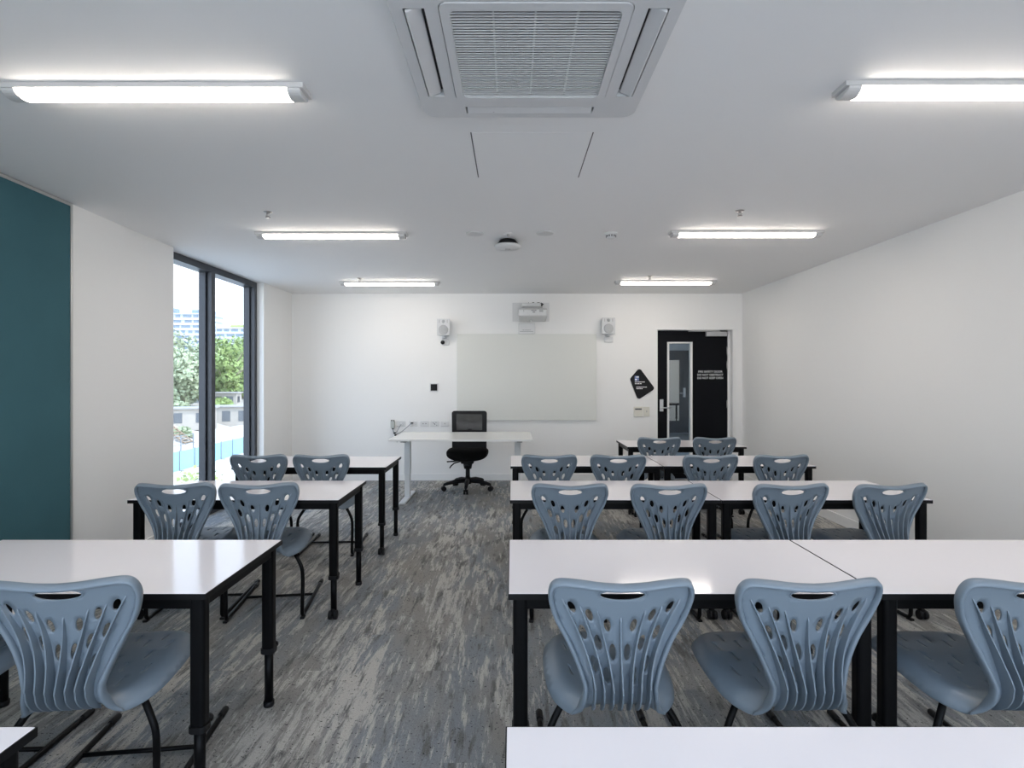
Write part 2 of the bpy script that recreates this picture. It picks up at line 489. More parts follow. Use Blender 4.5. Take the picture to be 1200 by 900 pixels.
def text(body, size, loc, name, m, parent, rot=(PI / 2, 0, 0), align='CENTER', ext=.0006, bold=0.0, sx=1.0):
    cu = bpy.data.curves.new(name, 'FONT'); cu.body = body; cu.size = size; cu.align_x = align; cu.extrude = ext
    cu.offset = bold
    tmp = bpy.data.objects.new(name, cu); COL.objects.link(tmp)
    dg = bpy.context.evaluated_depsgraph_get(); dg.update()
    me = bpy.data.meshes.new_from_object(tmp.evaluated_get(dg)); me.name = name
    bpy.data.objects.remove(tmp); bpy.data.curves.remove(cu)
    me.materials.clear(); me.materials.append(m)
    o = bpy.data.objects.new(name, me); COL.objects.link(o)
    o.location = loc; o.rotation_euler = rot; o.scale = (sx, 1, 1)
    if parent is not None: o.parent = parent
    return o
for i, tx in enumerate(('FIRE SAFETY DOOR', 'DO NOT OBSTRUCT', 'DO NOT KEEP OPEN')):
    text(tx, .0385, (lx(832.3), LY - .0008, lz(436.6 + 3.75 * i)), 'lettering', M['white_letter'], dr, bold=.0002, sx=.98)

# corridor and the room beyond the door
XC0, XC1, YC = 1.55, 5.2, 13.9
c = MB(); c.box(XC0, XC1, 7.72, YC, -.1, 0)
struct(c, 'floor_corridor', M['corr_floor'], 'blue grey corridor floor seen through the door glass', 'floor')
c = MB(); c.box(XC0, XC1, 7.72, YC, 2.5, 2.6)
struct(c, 'ceiling_corridor', M['ceiling'], 'corridor ceiling beyond the door glass', 'ceiling')
c = MB(); c.box(XC0 - .1, XC0, 7.72, YC, -.1, 2.6); c.box(XC1, XC1 + .1, 7.72, YC, -.1, 2.6)
struct(c, 'wall_corridor', M['corr_wall'], 'corridor side walls beyond the door glass', 'wall')
ox0, ox1, oz = 3.62, 4.46, 2.06
c = MB(); c.box(XC0, ox0, YC, YC + .15, 0, 2.6); c.box(ox1, XC1, YC, YC + .15, 0, 2.6); c.box(ox0, ox1, YC, YC + .15, oz, 2.6)
struct(c, 'wall_corridor_end', M['corr_wall'], 'corridor end wall around a dark door', 'wall')
d2 = empty('door_2', (0, 0, 0), 0, 'charcoal door at the corridor end with a bright narrow pane', 'door', kind='structure')
g0, g1, h0, h1 = 3.86, 4.17, .31, 1.82
c = MB(); c.box(ox0, g0, YC + .02, YC + .07, 0, oz); c.box(g1, ox1, YC + .02, YC + .07, 0, oz); c.box(g0, g1, YC + .02, YC + .07, 0, h0); c.box(g0, g1, YC + .02, YC + .07, h1, oz)
c.build('door_leaf', M['grey_door'], d2)
MB().box(g0, g1, YC + .04, YC + .046, h0, h1).build('glass_panel', M['glass'], d2)
c = MB(); c.box(4.25, 4.31, YC - .012, YC + .02, .90, 1.13, .004); c.cyl((4.28, YC - .05, 1.0), (4.12, YC - .05, 1.0), .010); c.cyl((4.28, YC - .05, 1.0), (4.28, YC, 1.0), .010)
c.build('door_handle', M['alu'], d2)
c = MB(); c.box(2.6, 5.4, YC + .15, 16.6, -.1, 0); c.box(2.6, 5.4, YC + .15, 16.6, 2.5, 2.6); c.box(2.5, 2.6, YC + .15, 16.6, -.1, 2.6); c.box(5.4, 5.5, YC + .15, 16.6, -.1, 2.6); c.box(2.5, 5.5, 16.6, 16.7, -.1, 2.6)
struct(c, 'wall_far_room', M['wall'], 'bright room beyond the corridor door', 'wall')

# ================================================================== LIGHT FITTINGS
def make_batten():
    r = empty('ceiling_light')
    prof = []                                # body cross-section in YZ, local z=0 at the ceiling
    Lh = .588
    base = MB(); base.box(-Lh, Lh, -.05, .05, -.020, 0, .002)
    base.build('housing', M['batten'], r)
    def arc(n=10):
        return [(.047 * math.cos(PI * k / n), -.0205 - .024 * math.sin(PI * k / n) ** .9) for k in range(n + 1)]
    pts = arc()
    mb = MB(); mb.prism(pts, -Lh + .065, Lh - .065, plane='YZ')
    mb.build('diffuser', M['led'], r)
    for sx in (-1, 1):
        c = MB(); n = len(pts)
        x0, x1 = sx * (Lh - .065), sx * (Lh - .012)
        o_ = [(y * 1.02, z * 1.02) for y, z in pts]
        c.prism(o_, min(x0, x1), max(x0, x1), plane='YZ', bevel=.004)
        c.build('end_cap', M['batten'], r)
    return r
bt = make_batten()
LG = 'linear ceiling lights'
spots = [(-1.39, 2.195, 'long linear ceiling light nearest on the left, its end cap near the air conditioner'),
         (1.86, 2.18, 'linear ceiling light nearest on the right, running out of the picture'),
         (-1.41, 4.385, 'linear ceiling light in the middle row above the window side'),
         (1.81, 4.34, 'linear ceiling light in the middle row beside the plain right wall'),
         (-1.44, 6.61, 'short looking linear ceiling light farthest away, left of the projector'),
         (1.79, 6.54, 'short looking linear ceiling light farthest away, in front of the door'),
         (-1.39, -.05, 'linear ceiling light overhead behind the view on the left'),
         (1.84, -.05, 'linear ceiling light overhead behind the view on the right')]
for i, (x, y, lab) in enumerate(spots):
    o = bt if i == 0 else copy_tree(bt)
    o.location = (x, y, CEIL)
    tag(o, lab, 'light', LG)
for (x, y, lab) in ((2.9, 10.6, 'linear light in the corridor beyond the door'), (4.0, 15.5, 'linear light in the far room beyond the corridor')):
    o = copy_tree(bt); o.location = (x, y, 2.5); tag(o, lab, 'light', 'lights beyond the door')

# ================================================================== AIR CONDITIONER
ac = empty('air_conditioner', (.0725, 1.9325, CEIL), 0, 'square white ceiling cassette air conditioner with a slatted intake', 'air conditioner')
H = .4375; DZc = -.032
body = MB()
outer = rrect(-H, H, -H, H, .055, 5)
# face plate built as rings so that the four outlets and the intake are real recesses
gq = .2935
slots = {'r': (.335, .40, -.262, .262), 'l': (-.40, -.335, -.262, .262), 'f': (-.262, .262, .345, .40), 'b': (-.262, .262, -.40, -.345)}
def cdt(outline, holes, pts=()):
    vs = [Vector((p[0], p[1])) for p in outline]; es = [(i, (i + 1) % len(outline)) for i in range(len(outline))]
    for h in holes:
        b = len(vs); vs += [Vector((p[0], p[1])) for p in h]; es += [(b + i, b + (i + 1) % len(h)) for i in range(len(h))]
    vs += [Vector((p[0], p[1])) for p in pts]
    V, E, F, _, _, _ = delaunay_2d_cdt(vs, es, [], 0, 1e-6)
    def inside(p, poly):
        c = False; j = len(poly) - 1
        for i in range(len(poly)):
            if (poly[i][1] > p.y) != (poly[j][1] > p.y) and p.x < (poly[j][0] - poly[i][0]) * (p.y - poly[i][1]) / (poly[j][1] - poly[i][1]) + poly[i][0]: c = not c
            j = i
        return c
    out = []
    for f in F:
        c = Vector((0, 0))
        for i in f: c += V[i]
        c /= len(f)
        if inside(c, outline) and not any(inside(c, h) for h in holes): out.append(f)
    return V, out
def srect(x0, x1, y0, y1): return [(x0, y0), (x1, y0), (x1, y1), (x0, y1)]
hole_list = [srect(*v) for v in slots.values()] + [rrect(-gq, gq, -gq, gq, .03, 4)]
V, F = cdt(outer, hole_list)
bm = body.bm
def wall_loop(loop, z0, z1, mi=0):
    a = [bm.verts.new((p[0], p[1], z0)) for p in loop]; b = [bm.verts.new((p[0], p[1], z1)) for p in loop]
    for i in range(len(loop)):
        j = (i + 1) % len(loop); f = bm.faces.new((a[i], a[j], b[j], b[i])); f.material_index = mi
bv = [bm.verts.new((v.x, v.y, DZc)) for v in V]
for f in F: bm.faces.new([bv[i] for i in f])
o2 = rrect(-H - .006, H + .006, -H - .006, H + .006, .055, 5)
a = [bm.verts.new((p[0], p[1], DZc)) for p in outer]; b = [bm.verts.new((p[0], p[1], DZc + .012)) for p in o2]; c = [bm.verts.new((p[0], p[1], 0)) for p in o2]
for i in range(len(outer)):
    j = (i + 1) % len(outer); bm.faces.new((a[i], a[j], b[j], b[i])); bm.faces.new((b[i], b[j], c[j], c[i]))
for h in hole_list: wall_loop(h, DZc, DZc + .03)
body.build('face_panel', M['ac_white'], ac)
cav = MB()
for v in slots.values(): cav.box(v[0], v[1], v[2], v[3], DZc + .029, DZc + .031)
cav.box(-gq, gq, -gq, gq, DZc + .0285, DZc + .0305)
cav.build('cavity', M['ac_dark'], ac)
for k, v in slots.items():
    fl = MB()
    cx, cy = (v[0] + v[1]) / 2, (v[2] + v[3]) / 2
    sg = 1 if k in 'rf' else -1
    if k in 'rl':
        xf = Matrix.Translation((cx + .004 * sg, cy, DZc + .008)) @ Matrix.Rotation(sg * math.radians(24), 4, 'Y')
        fl.box(-.026, .026, v[2] - cy + .006, v[3] - cy - .006, -.006, .006, .005, 3, xf=xf)
    else:
        xf = Matrix.Translation((cx, cy + .004 * sg, DZc + .006)) @ Matrix.Rotation(-sg * math.radians(8), 4, 'X')
        fl.box(v[0] - cx + .006, v[1] - cx - .006, -.025, .025, -.006, .006, .005, 3, xf=xf)
    fl.build('air_flap', M['ac_white'], ac)
gp = MB()
gi = .262
i_loop = rrect(-gi, gi, -gi + .006, gi, .02, 4); o_loop = rrect(-gq + .003, gq - .003, -gq + .003, gq - .003, .028, 4)
ring_prism(gp, o_loop, i_loop, DZc - .004, DZc + .02, plane='XY')
gp.build('intake_frame', M['ac_white'], ac)
gr = MB()
ns = 37
for k in range(ns):
    y = -gi + .012 + (2 * gi - .018) * k / (ns - 1)
    xf = Matrix.Translation((0, y, DZc + .002)) @ Matrix.Rotation(math.radians(12), 4, 'X')
    gr.box(-gi - .002, gi + .002, -.0040, .0040, -.0014, .0014, 0, xf=xf)
for x in (-.13, 0, .13): gr.box(x - .003, x + .003, -gi, gi, DZc + .006, DZc + .016)
gr.build('intake_slats', M['ac_slat'], ac)
for x in (-.17, .17):
    MB().box(x - .022, x + .022, gi + .010, gi + .014, DZc - .0048, DZc - .0035).build('latch', M['ac_slat'], ac)
MB().box(-.335, -.305, .395, .400, DZc - .0015, DZc + .001, xf=Matrix.Translation((-.09, -.13, 0)) @ Matrix.Rotation(math.radians(-22), 4, 'Z') @ Matrix.Translation((.06, .06, 0))).build('badge', M['outlet_dot'], ac)
# access hatch
hx0, hx1, hy0, hy1 = -.19, .375, 2.585, 3.165
ah = empty('access_hatch', ((hx0 + hx1) / 2, (hy0 + hy1) / 2, CEIL), 0, 'square flush access hatch in the ceiling beyond the air conditioner', 'hatch')
hw, hh = (hx1 - hx0) / 2, (hy1 - hy0) / 2
MB().box(-hw + .003, hw - .003, -hh + .002, hh - .002, -.0010, 0).build('hatch_panel', M['ceiling'], ah)
for sx in (-1, 1): MB().box(sx * hw - .0028, sx * hw + .0028, -hh, hh, -.0012, 0).build('shadow_gap', M['outlet_dot'], ah)

# ------------------------------------------------------------------ ceiling devices
def ceil_at(px, py, z=CEIL):
    Y = (z - CAMH) * SC / (443 - py)
    return ((px - 600) * Y / SC, Y)
for (px, py, lab) in ((556.5, 273.5, 'flat round ceiling disc, left of the small detector'), (638.7, 273, 'flat round ceiling disc, right of the small detector')):
    x, y = ceil_at(px, py)
    o = MB().lathe([(0, -.008), (.060, -.008), (.068, -.006), (.070, 0), (0, 0)], n=40).build('ceiling_speaker', M['detector'], None, (x, y, CEIL))
    tag(o, lab, 'ceiling speaker', 'round ceiling discs')
x, y = ceil_at(595.5, 274)
o = empty('ceiling_sensor', (x, y, CEIL), 0, 'tiny round sensor on the ceiling between the two discs', 'sensor')
MB().lathe([(0, -.006), (.030, -.006), (.036, 0), (0, 0)], n=28).build('base', M['detector'], o)
MB().lathe([(0, -.020), (.010, -.018), (.014, -.0055), (0, -.0055)], n=20).build('lens', M['proj_grey'], o)
x, y = ceil_at(595, 284)
y = 4.6
o = empty('access_point', ((595 - 600) * 4.6 / SC, y, CEIL), 0, 'round white wireless unit hanging just below the ceiling', 'wireless access point')
MB().lathe([(0, -.04), (.075, -.042), (.085, -.030), (.06, 0), (0, 0)], n=36).build('mount', M['black_plastic'], o)
MB().lathe([(0, -.076), (.085, -.074), (.103, -.066), (.110, -.053), (.104, -.044), (.08, -.041), (0, -.041)], n=48).build('cover', M['white_plastic'], o)
MB().box(-.022, .022, -.010, .010, -.0785, -.0745).build('badge', M['proj_grey'], o)
x, y = ceil_at(716, 273)
o = empty('smoke_detector', (x, y, CEIL), 0, 'small white smoke detector dome on the ceiling, right of the discs', 'smoke detector')
MB().lathe([(0, -.016), (.045, -.014), (.05, 0), (0, 0)], n=32).build('base', M['white_plastic'], o)
MB().lathe([(0, -.046), (.022, -.045), (.034, -.038), (.040, -.016), (0, -.016)], n=32).build('dome', M['white_plastic'], o)
sl = MB()
for k in range(12):
    a_ = 2 * PI * k / 12
    sl.box(-.0045, .0045, .0365, .0400, -.034, -.020, xf=Matrix.Rotation(a_, 4, 'Z'))
sl.build('vent_slots', M['outlet_dot'], o)
def make_sprinkler():
    r = empty('fire_sprinkler')
    MB().lathe([(0, -.006), (.026, -.004), (.03, 0), (0, 0)], n=28).build('ceiling_plate', M['sprinkler'], r)
    f = MB(); f.cyl((0, 0, -.005), (0, 0, -.014), .010)
    for sx in (-1, 1): f.tube([(sx * .008, 0, -.012), (sx * .013, 0, -.022), (sx * .002, 0, -.034)], .0025, 6)
    f.cyl((0, 0, -.013), (0, 0, -.034), .0025); f.build('body', M['sprinkler'], r)
    MB().lathe([(0, -.038), (.017, -.037), (.017, -.034), (0, -.034)], n=20).build('deflector', M['sprinkler'], r)
    return r
sp = make_sprinkler()
for i, (px, py, lab) in enumerate(((314, 248.5, 'fire sprinkler above the middle left light'), (867, 247, 'fire sprinkler above the middle right light'),
                                   (421.5, 326, 'fire sprinkler at the farthest left light'), (761.5, 323.5, 'fire sprinkler at the farthest right light'))):
    o = sp if i == 0 else copy_tree(sp)
    x, y = ceil_at(px, py); o.location = (x, y, CEIL); tag(o, lab, 'sprinkler', 'fire sprinklers')

# ================================================================== FRONT WALL THINGS
# glass writing board
wb = empty('writing_board', (wx(617), YF, wz(442)), 0, 'large frameless white glass writing board on the front wall', 'writing board')
hw, hh = (wx(699) - wx(535.5)) / 2, (wz(391.5) - wz(492.5)) / 2
MB().box(-hw + .006, hw - .002, -.028, -.012, -hh + .003, hh, .002).build('glass_sheet', M['board'], wb)
e = MB(); e.box(-hw, -hw + .006, -.0285, -.012, -hh, hh); e.box(-hw, hw, -.0285, -.012, -hh, -hh + .0025); e.box(hw - .002, hw, -.0285, -.012, -hh, hh)
e.build('polished_edge', M['board_edge'], wb)
e = MB()
for sx in (-1, 1):
    for sz in (-1, 1): e.cyl((sx * (hw - .08), -.012, sz * (hh - .08)), (sx * (hw - .08), 0, sz * (hh - .08)), .014)
e.build('standoff', M['alu'], wb)
# speakers
def make_speaker(px0, px1, py0, py1, lab, camera_side, rz):
    Yc = YF - .13
    k = Yc / SC
    X0, X1 = (px0 - 600) * k, (px1 - 600) * k; Z0, Z1 = CAMH + (443 - py1) * k, CAMH + (443 - py0) * k
    hwid = (X1 - X0) / 2; hz = (Z1 - Z0) / 2; cx = (X0 + X1) / 2; cz = (Z0 + Z1) / 2
    r = empty('wall_speaker', (cx, Yc, cz), rz, lab, 'speaker', 'white wall speakers')
    MB().prism([(-hwid, 0), (hwid, 0), (hwid * .72, .10), (-hwid * .72, .10)], -hz, hz, plane='XY', bevel=.006).build('cabinet', M['speaker_white'], r)
    MB().lathe([(0, -.007), (.05, -.006), (.062, -.003), (.064, .001), (0, .001)], c=(0, 0, -.035), n=36, axis='Y').build('woofer_grille', M['speaker_mesh'], r)
    MB().lathe([(0, -.006), (.018, -.005), (.022, .001), (0, .001)], c=(0, 0, .075), n=24, axis='Y').build('tweeter', M['speaker_mesh'], r)
    for sx in (-1, 1): MB().box(sx * .052 - .005, sx * .052 + .005, -.002, .001, .055, .095).build('port', M['proj_grey'], r)
    b = MB(); b.cyl((.0, .05, -hz - .02), (.0, .05, -hz + .004), .012); b.box(-.02, .02, .04, .125, -hz - .03, -hz - .018, .003)
    b.box(-.03, .03, .118, .13, -hz - .06, -hz + .04)
    b.build('bracket', M['speaker_white'], r)
    return r
make_speaker(512, 527, 373.5, 393, 'small white wall speaker left of the writing board', True, 0)
make_speaker(705.5, 721, 372, 391.5, 'small white wall speaker right of the writing board, towards the door', False, 0)
o = MB().box(-.06, .06, -.02, 0, -.036, .036, .004).build('wall_plate', M['white_plastic'], None, (wx(713), YF, wz(398)))
tag(o, 'blank white plate under the right wall speaker', 'wall plate')
o = empty('wall_camera', (wx(522), YF, wz(401)), 0, 'small white plate with a black knob under the left wall speaker', 'camera')
MB().box(-.05, .05, -.02, 0, -.04, .04, .004).build('plate', M['white_plastic'], o)
MB().lathe([(0, -.052), (.016, -.05), (.026, -.04), (.027, -.02), (0, -.02)], c=(-.034, 0, -.005), n=24, axis='Y').build('lens', M['black_plastic'], o)
# projector on its wall arm
PYf = 7.02
pj = empty('projector', ((624.5 - 600) * PYf / SC, PYf, 2.12), 0, 'white short throw projector on a wall arm above the writing board', 'projector')
k = PYf / SC
hw = 16.7 * k
pb_ = MB()
zf0, zf1 = CAMH + (443 - 370.5) * k - 2.12, CAMH + (443 - 361) * k - 2.12
pb_.prism([(0, zf0 + .012), (.012, zf0), (.33, zf0 - .035), (.36, zf0 + .02), (.36, zf1 - .01), (.30, zf1 + .012), (.03, zf1), (0, zf1 - .02)], -hw, hw, plane='YZ', bevel=.012)
pb_.build('body', M['proj_white'], pj)
d = MB(); d.box(hw * .45, hw * .72, -.002, .003, zf1 - .05, zf1 - .014); d.build('front_vent', M['proj_grey'], pj)
d = MB(); d.box(-.02, .045, -.0025, .003, zf1 - .034, zf1 - .026); d.box(-.004, .028, -.0025, .003, zf1 - .056, zf1 - .046); d.build('front_marking', M['outlet_dot'], pj)
d = MB()
for z in (zf1 - .03, zf1 - .044): d.box(-hw * .66, -hw * .62, -.0025, .003, z - .003, z + .003)
d.build('indicator', M['outlet_dot'], pj)
d = MB(); d.prism([(.10, zf1 - .002), (.36, zf1 - .002), (.36, zf1 + .042), (.10, zf1 + .030)], -hw * .78, hw * .70, plane='YZ'); d.build('mirror_recess', M['proj_grey'], pj)
d = MB(); d.box(-hw * .78, hw * .62, .16, .40, zf1 + .040, zf1 + .088, .014, 3); d.build('rear_housing', M['proj_white'], pj)
d = MB(); d.box(-.05, .05, .30, .49, zf1 + .05, zf1 + .075, .004); d.box(-.09, .09, .478, .49, zf1 - .05, zf1 + .11, .003); d.build('wall_arm', M['white_plastic'], pj)
d = MB(); d.cyl((-.02, .25, zf0 - .045), (-.02, .25, zf0 - .025), .02); d.build('foot', M['proj_white'], pj)
d = MB()
for (x0, x1, h_) in ((-.05, -.03, .02), (.0, .05, .03), (.06, .14, .025), (.10, .16, .012)):
    d.tube(catmull([(x0, .40, zf1 + .085), (x0 + .01, .42, zf1 + .105 + h_ * .5), ((x0 + x1) / 2, .43, zf1 + .115 + h_ * .4), (x1, .45, zf1 + .10)], 6), .005, 6)
for x in (-.045, .01, .04, .13): d.box(x - .012, x + .012, .385, .415, zf1 + .075, zf1 + .102, .003)
d.build('cable', M['black_plastic'], pj)
o = MB().box(wx(600.5), wx(643.5), YF - .022, YF, wz(377), wz(355), .002).build('projector_wall_plate', M['white_plastic']); tag(o, 'flat rectangular white plate on the wall behind the projector', 'wall plate')
o = empty('control_box', (wx(617), YF, wz(385.3)), 0, 'small white box below the projector with a line of print', 'control box')
MB().box(wx(607.5) - wx(617), wx(627) - wx(617), -.05, 0, -.072, .072, .005).build('case', M['white_plastic'], o)
MB().box(-.09, .09, -.0505, -.0495, -.042, -.038).build('seam', M['outlet_dot'], o)
d = MB()
x = -.055
for wd in (.022, .014, .026, .018, .012): d.box(x, x + wd, -.0507, -.0497, -.026, -.016); x += wd + .005
d.build('printed_line', M['proj_grey'], o)
# black control pad
o = empty('control_pad', (wx(508.7), YF, wz(454)), 0, 'small square black control pad on the wall left of the writing board', 'control pad')
MB().box(-.058, .058, -.012, 0, -.058, .058, .003).build('surround', M['white_plastic'], o)
MB().box(-.044, .044, -.018, -.011, -.044, .044, .003).build('pad', M['black_plastic'], o)
# power points
def plate(px0, px1, lab, kind):
    cx = wx((px0 + px1) / 2); cz = wz(496.4)
    o = empty('power_outlet', (cx, YF, cz), 0, lab, 'outlet', 'row of white wall outlets')
    MB().box(-.057, .057, -.011, 0, -.036, .036, .004).build('face_plate', M['white_plastic'], o)
    d = MB()
    if kind == 'double':
        for sx in (-1, 1):
            for dx, a_ in ((-.010, 30), (.010, -30)): d.box(-.0016, .0016, -.0118, -.0105, -.006, .006, xf=Matrix.Translation((sx * .028 + dx, 0, .006)) @ Matrix.Rotation(math.radians(a_), 4, 'Y'))
            d.box(sx * .028 - .0016, sx * .028 + .0016, -.0118, -.0105, -.018, -.008)
    elif kind == 'data':
        for dx in (-.018, .018): d.box(dx - .006, dx + .006, -.0118, -.0105, -.006, .006)
    elif kind == 'quad':
        for dx, dz in ((-.02, .014), (.02, .014), (0, 0), (.004, -.010), (.03, -.022), (-.008, .004)): d.box(dx - .005, dx + .005, -.0118, -.0105, dz - .004, dz + .004)
    else:
        d.box(-.005, .005, -.0118, -.0105, -.006, .006)
    d.build('socket', M['outlet_dot'], o)
plate(465.8, 475.3, 'wall outlet farthest left, nearest the grey handset', 'double')
plate(480, 489.4, 'second wall outlet from the left with a dark lead plugged in', 'double')
plate(492.6, 502.6, 'middle wall outlet of the five with two small ports', 'data')
plate(504.5, 514.2, 'fourth wall outlet from the left with a cluster of ports', 'quad')
plate(516.5, 526.4, 'wall outlet farthest right, beside the office chair', 'single')
o = empty('wall_handset', (wx(460.7), YF, wz(497)), 0, 'small grey handset hanging beside the left end of the outlets', 'handset')
MB().box(-.026, .026, -.05, -.004, -.052, .045, .008).build('case', M['beige'], o)
d = MB(); d.box(-.022, -.004, -.045, -.015, .043, .058, .003); d.box(.006, .022, -.045, -.015, .043, .056, .003); d.box(-.010, .012, -.04, -.012, -.066, -.05, .003)
d.build('connector', M['black_plastic'], o)
MB().box(-.018, .018, -.004, 0, -.04, .04).build('wall_bracket', M['white_plastic'], o)
o = empty('cable', (wx(463), YF, wz(505)), 0, 'thin dark leads drooping from the outlets behind the white desk', 'cable')
X = lambda p: wx(p) - wx(463)
Z = lambda p: wz(p) - wz(505)
d = MB()
d.tube(catmull([(X(483), -.035, Z(495.4)), (X(479), -.04, Z(499)), (X(474), -.04, Z(503.5)), (X(469), -.035, Z(507)), (X(465), -.035, Z(508.5))], 8), .004, 6)
d.tube(catmull([(X(470.5), -.02, Z(497)), (X(468.5), -.035, Z(500.5)), (X(466), -.035, Z(505)), (X(463.5), -.035, Z(507.2))], 8), .0035, 6)
d.tube(catmull([(X(461), -.03, Z(502.4)), (X(461.7), -.035, Z(505)), (X(463), -.035, Z(507.5)), (X(465), -.035, Z(511)), (X(466), -.04, Z(518))], 8), .004, 6)
d.build('lead', M['post'], o)
d = MB(); d.box(X(461.8), X(464.4), -.05, -.02, Z(508), Z(506.2), .004); d.box(X(463), X(465.2), -.05, -.02, Z(510.4), Z(508.6), .004); d.box(X(482), X(484.6), -.045, -.0125, Z(496), Z(494.8), .003)
d.build('plug', M['black_plastic'], o)
# sign beside the door
sg = empty('door_sign', (wx(752), YF, wz(449)), 0, 'black rounded kite shaped sign with small white print left of the door', 'sign')
def rounded_poly(pts, r, n=6):
    out = []; m_ = len(pts)
    for i in range(m_):
        p = Vector(pts[i]); a_ = (Vector(pts[i - 1]) - p).normalized(); b_ = (Vector(pts[(i + 1) % m_]) - p).normalized()
        ang = a_.angle(b_); dist = r / math.tan(ang / 2); c_ = p + (a_ + b_).normalized() * (r / math.sin(ang / 2))
        s_ = p + a_ * dist; e_ = p + b_ * dist
        v0 = s_ - c_; v1 = e_ - c_; th = v0.angle_signed(v1)
        for k_ in range(n + 1):
            v = v0.copy(); v.rotate(Matrix.Rotation(-th * k_ / n, 2)); out.append(tuple(c_ + v))
    return out
S_ = lambda px, py: (wx(px) - wx(752), wz(py) - wz(449))
MB().prism(rounded_poly([S_(749.2, 430.8), S_(738, 444), S_(747.5, 468.8), S_(767.5, 455.6)], .035), -.010, -.001, plane='XZ', bevel=.0015).build('panel', M['sign_black'], sg)
d = MB(); a_ = S_(743.6, 446.2); b_ = S_(748.6, 440.6)
d.box(a_[0], b_[0], -.0112, -.0098, a_[1], b_[1]); d.build('mark', M['sign_blue'], sg)
d = MB(); q = b_[0] - a_[0]; v = b_[1] - a_[1]
d.box(a_[0] + .35 * q, a_[0] + .95 * q, -.012, -.011, a_[1] + .66 * v, a_[1] + .9 * v); d.box(a_[0] + .08 * q, a_[0] + .5 * q, -.012, -.011, a_[1] + .08 * v, a_[1] + .4 * v); d.build('mark_highlight', M['white_letter'], sg)
d = MB()
for (px, py, words) in ((743.8, 447.6, (3.2, 5.0, 4.0)), (743.8, 449.6, (2.6, 3.2, 2.6)), (745.5, 453.6, (2.4, 4.4, 2.6, 3.4)), (745.5, 455.4, (3.6, 2.2, 2.0))):
    for wd in words:
        p_ = S_(px, py); d.box(p_[0], p_[0] + wd * .0115 - .006, -.0112, -.0098, p_[1] - .005, p_[1] + .005); px += wd
d.build('small_print', M['white_letter'], sg)
o = empty('wall_controller', (wx(747.7), YF, wz(482.3)), 0, 'cream wall controller with a dark display below the kite sign', 'controller')
MB().box(-.061, .061, -.02, 0, -.068, .066, .005).build('case', M['cream'], o)
MB().box(-.044, .044, -.0215, -.0195, .024, .044).build('display', M['outlet_dot'], o)
o = empty('light_switch', (wx(757.6), YF, wz(482.4)), 0, 'cream light switch plate between the wall controller and door', 'switch')
MB().box(-.041, .041, -.011, 0, -.064, .064, .004).build('face_plate', M['cream'], o)
MB().box(-.006, .006, -.016, -.0105, -.008, .016, .002).build('rocker', M['proj_grey'], o)

# ================================================================== CLASSROOM TABLE
TW, TD, TH = 1.195, .60, .685
def make_table():
    r = empty('classroom_table')
    hw, hd = TW / 2, TD / 2
    top = MB(); top.box(-hw + .0025, hw - .0025, -hd + .0025, hd - .0025, TH - .012, TH, .001, 1); top.build('table_top', M['table_top'], r)
    e = MB()
    for x0, x1, y0, y1 in ((-hw, hw, -hd, -hd + .0025), (-hw, hw, hd - .0025, hd), (-hw, -hw + .0025, -hd + .0025, hd - .0025), (hw - .0025, hw, -hd + .0025, hd - .0025)):
        e.box(x0, x1, y0, y1, TH - .020, TH - .0012)
    e.box(-hw + .0025, hw - .0025, -hd + .0025, hd - .0025, TH - .020, TH - .0125)
    e.build('edge_band', M['edge_black'], r)
    ins = .016; lw_ = .024
    f = MB()
    a0, a1 = hw - ins - .006, hd - ins - .006
    z0, z1 = TH - .058, TH - .0205
    f.box(-a0, a0, -a1, -a1 + .028, z0, z1, .002); f.box(-a0, a0, a1 - .028, a1, z0, z1, .002)
    f.box(-a0, -a0 + .028, -a1, a1, z0, z1, .002); f.box(a0 - .028, a0, -a1, a1, z0, z1, .002)
    f.build('frame_rail', M['black_metal'], r)
    for sx in (-1, 1):
        for sy in (-1, 1):
            cx, cy = sx * (hw - ins - lw_), sy * (hd - ins - lw_)
            l = MB()
            poly = rrect(cx - lw_, cx + lw_, cy - lw_, cy + lw_, .014, 5)
            l.prism(poly, .235, TH - .0205, plane='XY')
            leg = l.build('leg', M['black_metal'], r)
            MB().cyl((cx, cy, .045 if sy < 0 else .012), (cx, cy, .24), .0175, n=20).build('inner_tube', M['black_metal'], leg)
            c_ = MB(); c_.prism(rrect(cx - lw_ - .004, cx + lw_ + .004, cy - lw_ - .004, cy + lw_ + .004, .016, 5), .226, .247, plane='XY', bevel=.002)
            c_.cyl((cx + sx * lw_ * .2, cy + lw_, .237), (cx + sx * lw_ * .2, cy + lw_ + .022, .237), .008); c_.lathe([(0, .0), (.014, .0), (.015, .012), (0, .012)], c=(cx + sx * lw_ * .2, cy + lw_ + .014, .237), n=16, axis='Y')
            c_.build('collar', M['black_plastic'], leg)
            if sy < 0:
                k_ = MB()
                for dx in (-.014, .014): k_.cyl((cx + dx - .009, cy - .012, .025), (cx + dx + .009, cy - .012, .025), .025, n=24)
                k_.cyl((cx - .014, cy - .012, .025), (cx + .014, cy - .012, .025), .010)
                k_.box(cx - .012, cx + .012, cy - .026, cy + .016, .034, .060, .006)
                k_.build('castor', M['black_plastic'], leg)
            else:
                MB().lathe([(0, 0), (.020, 0), (.0215, .006), (.0215, .022), (0, .022)], c=(cx, cy, 0), n=20).build('foot', M['black_plastic'], leg)
    return r
tb = make_table()
LX, RX0, RX1 = -1.578, .585, 1.783
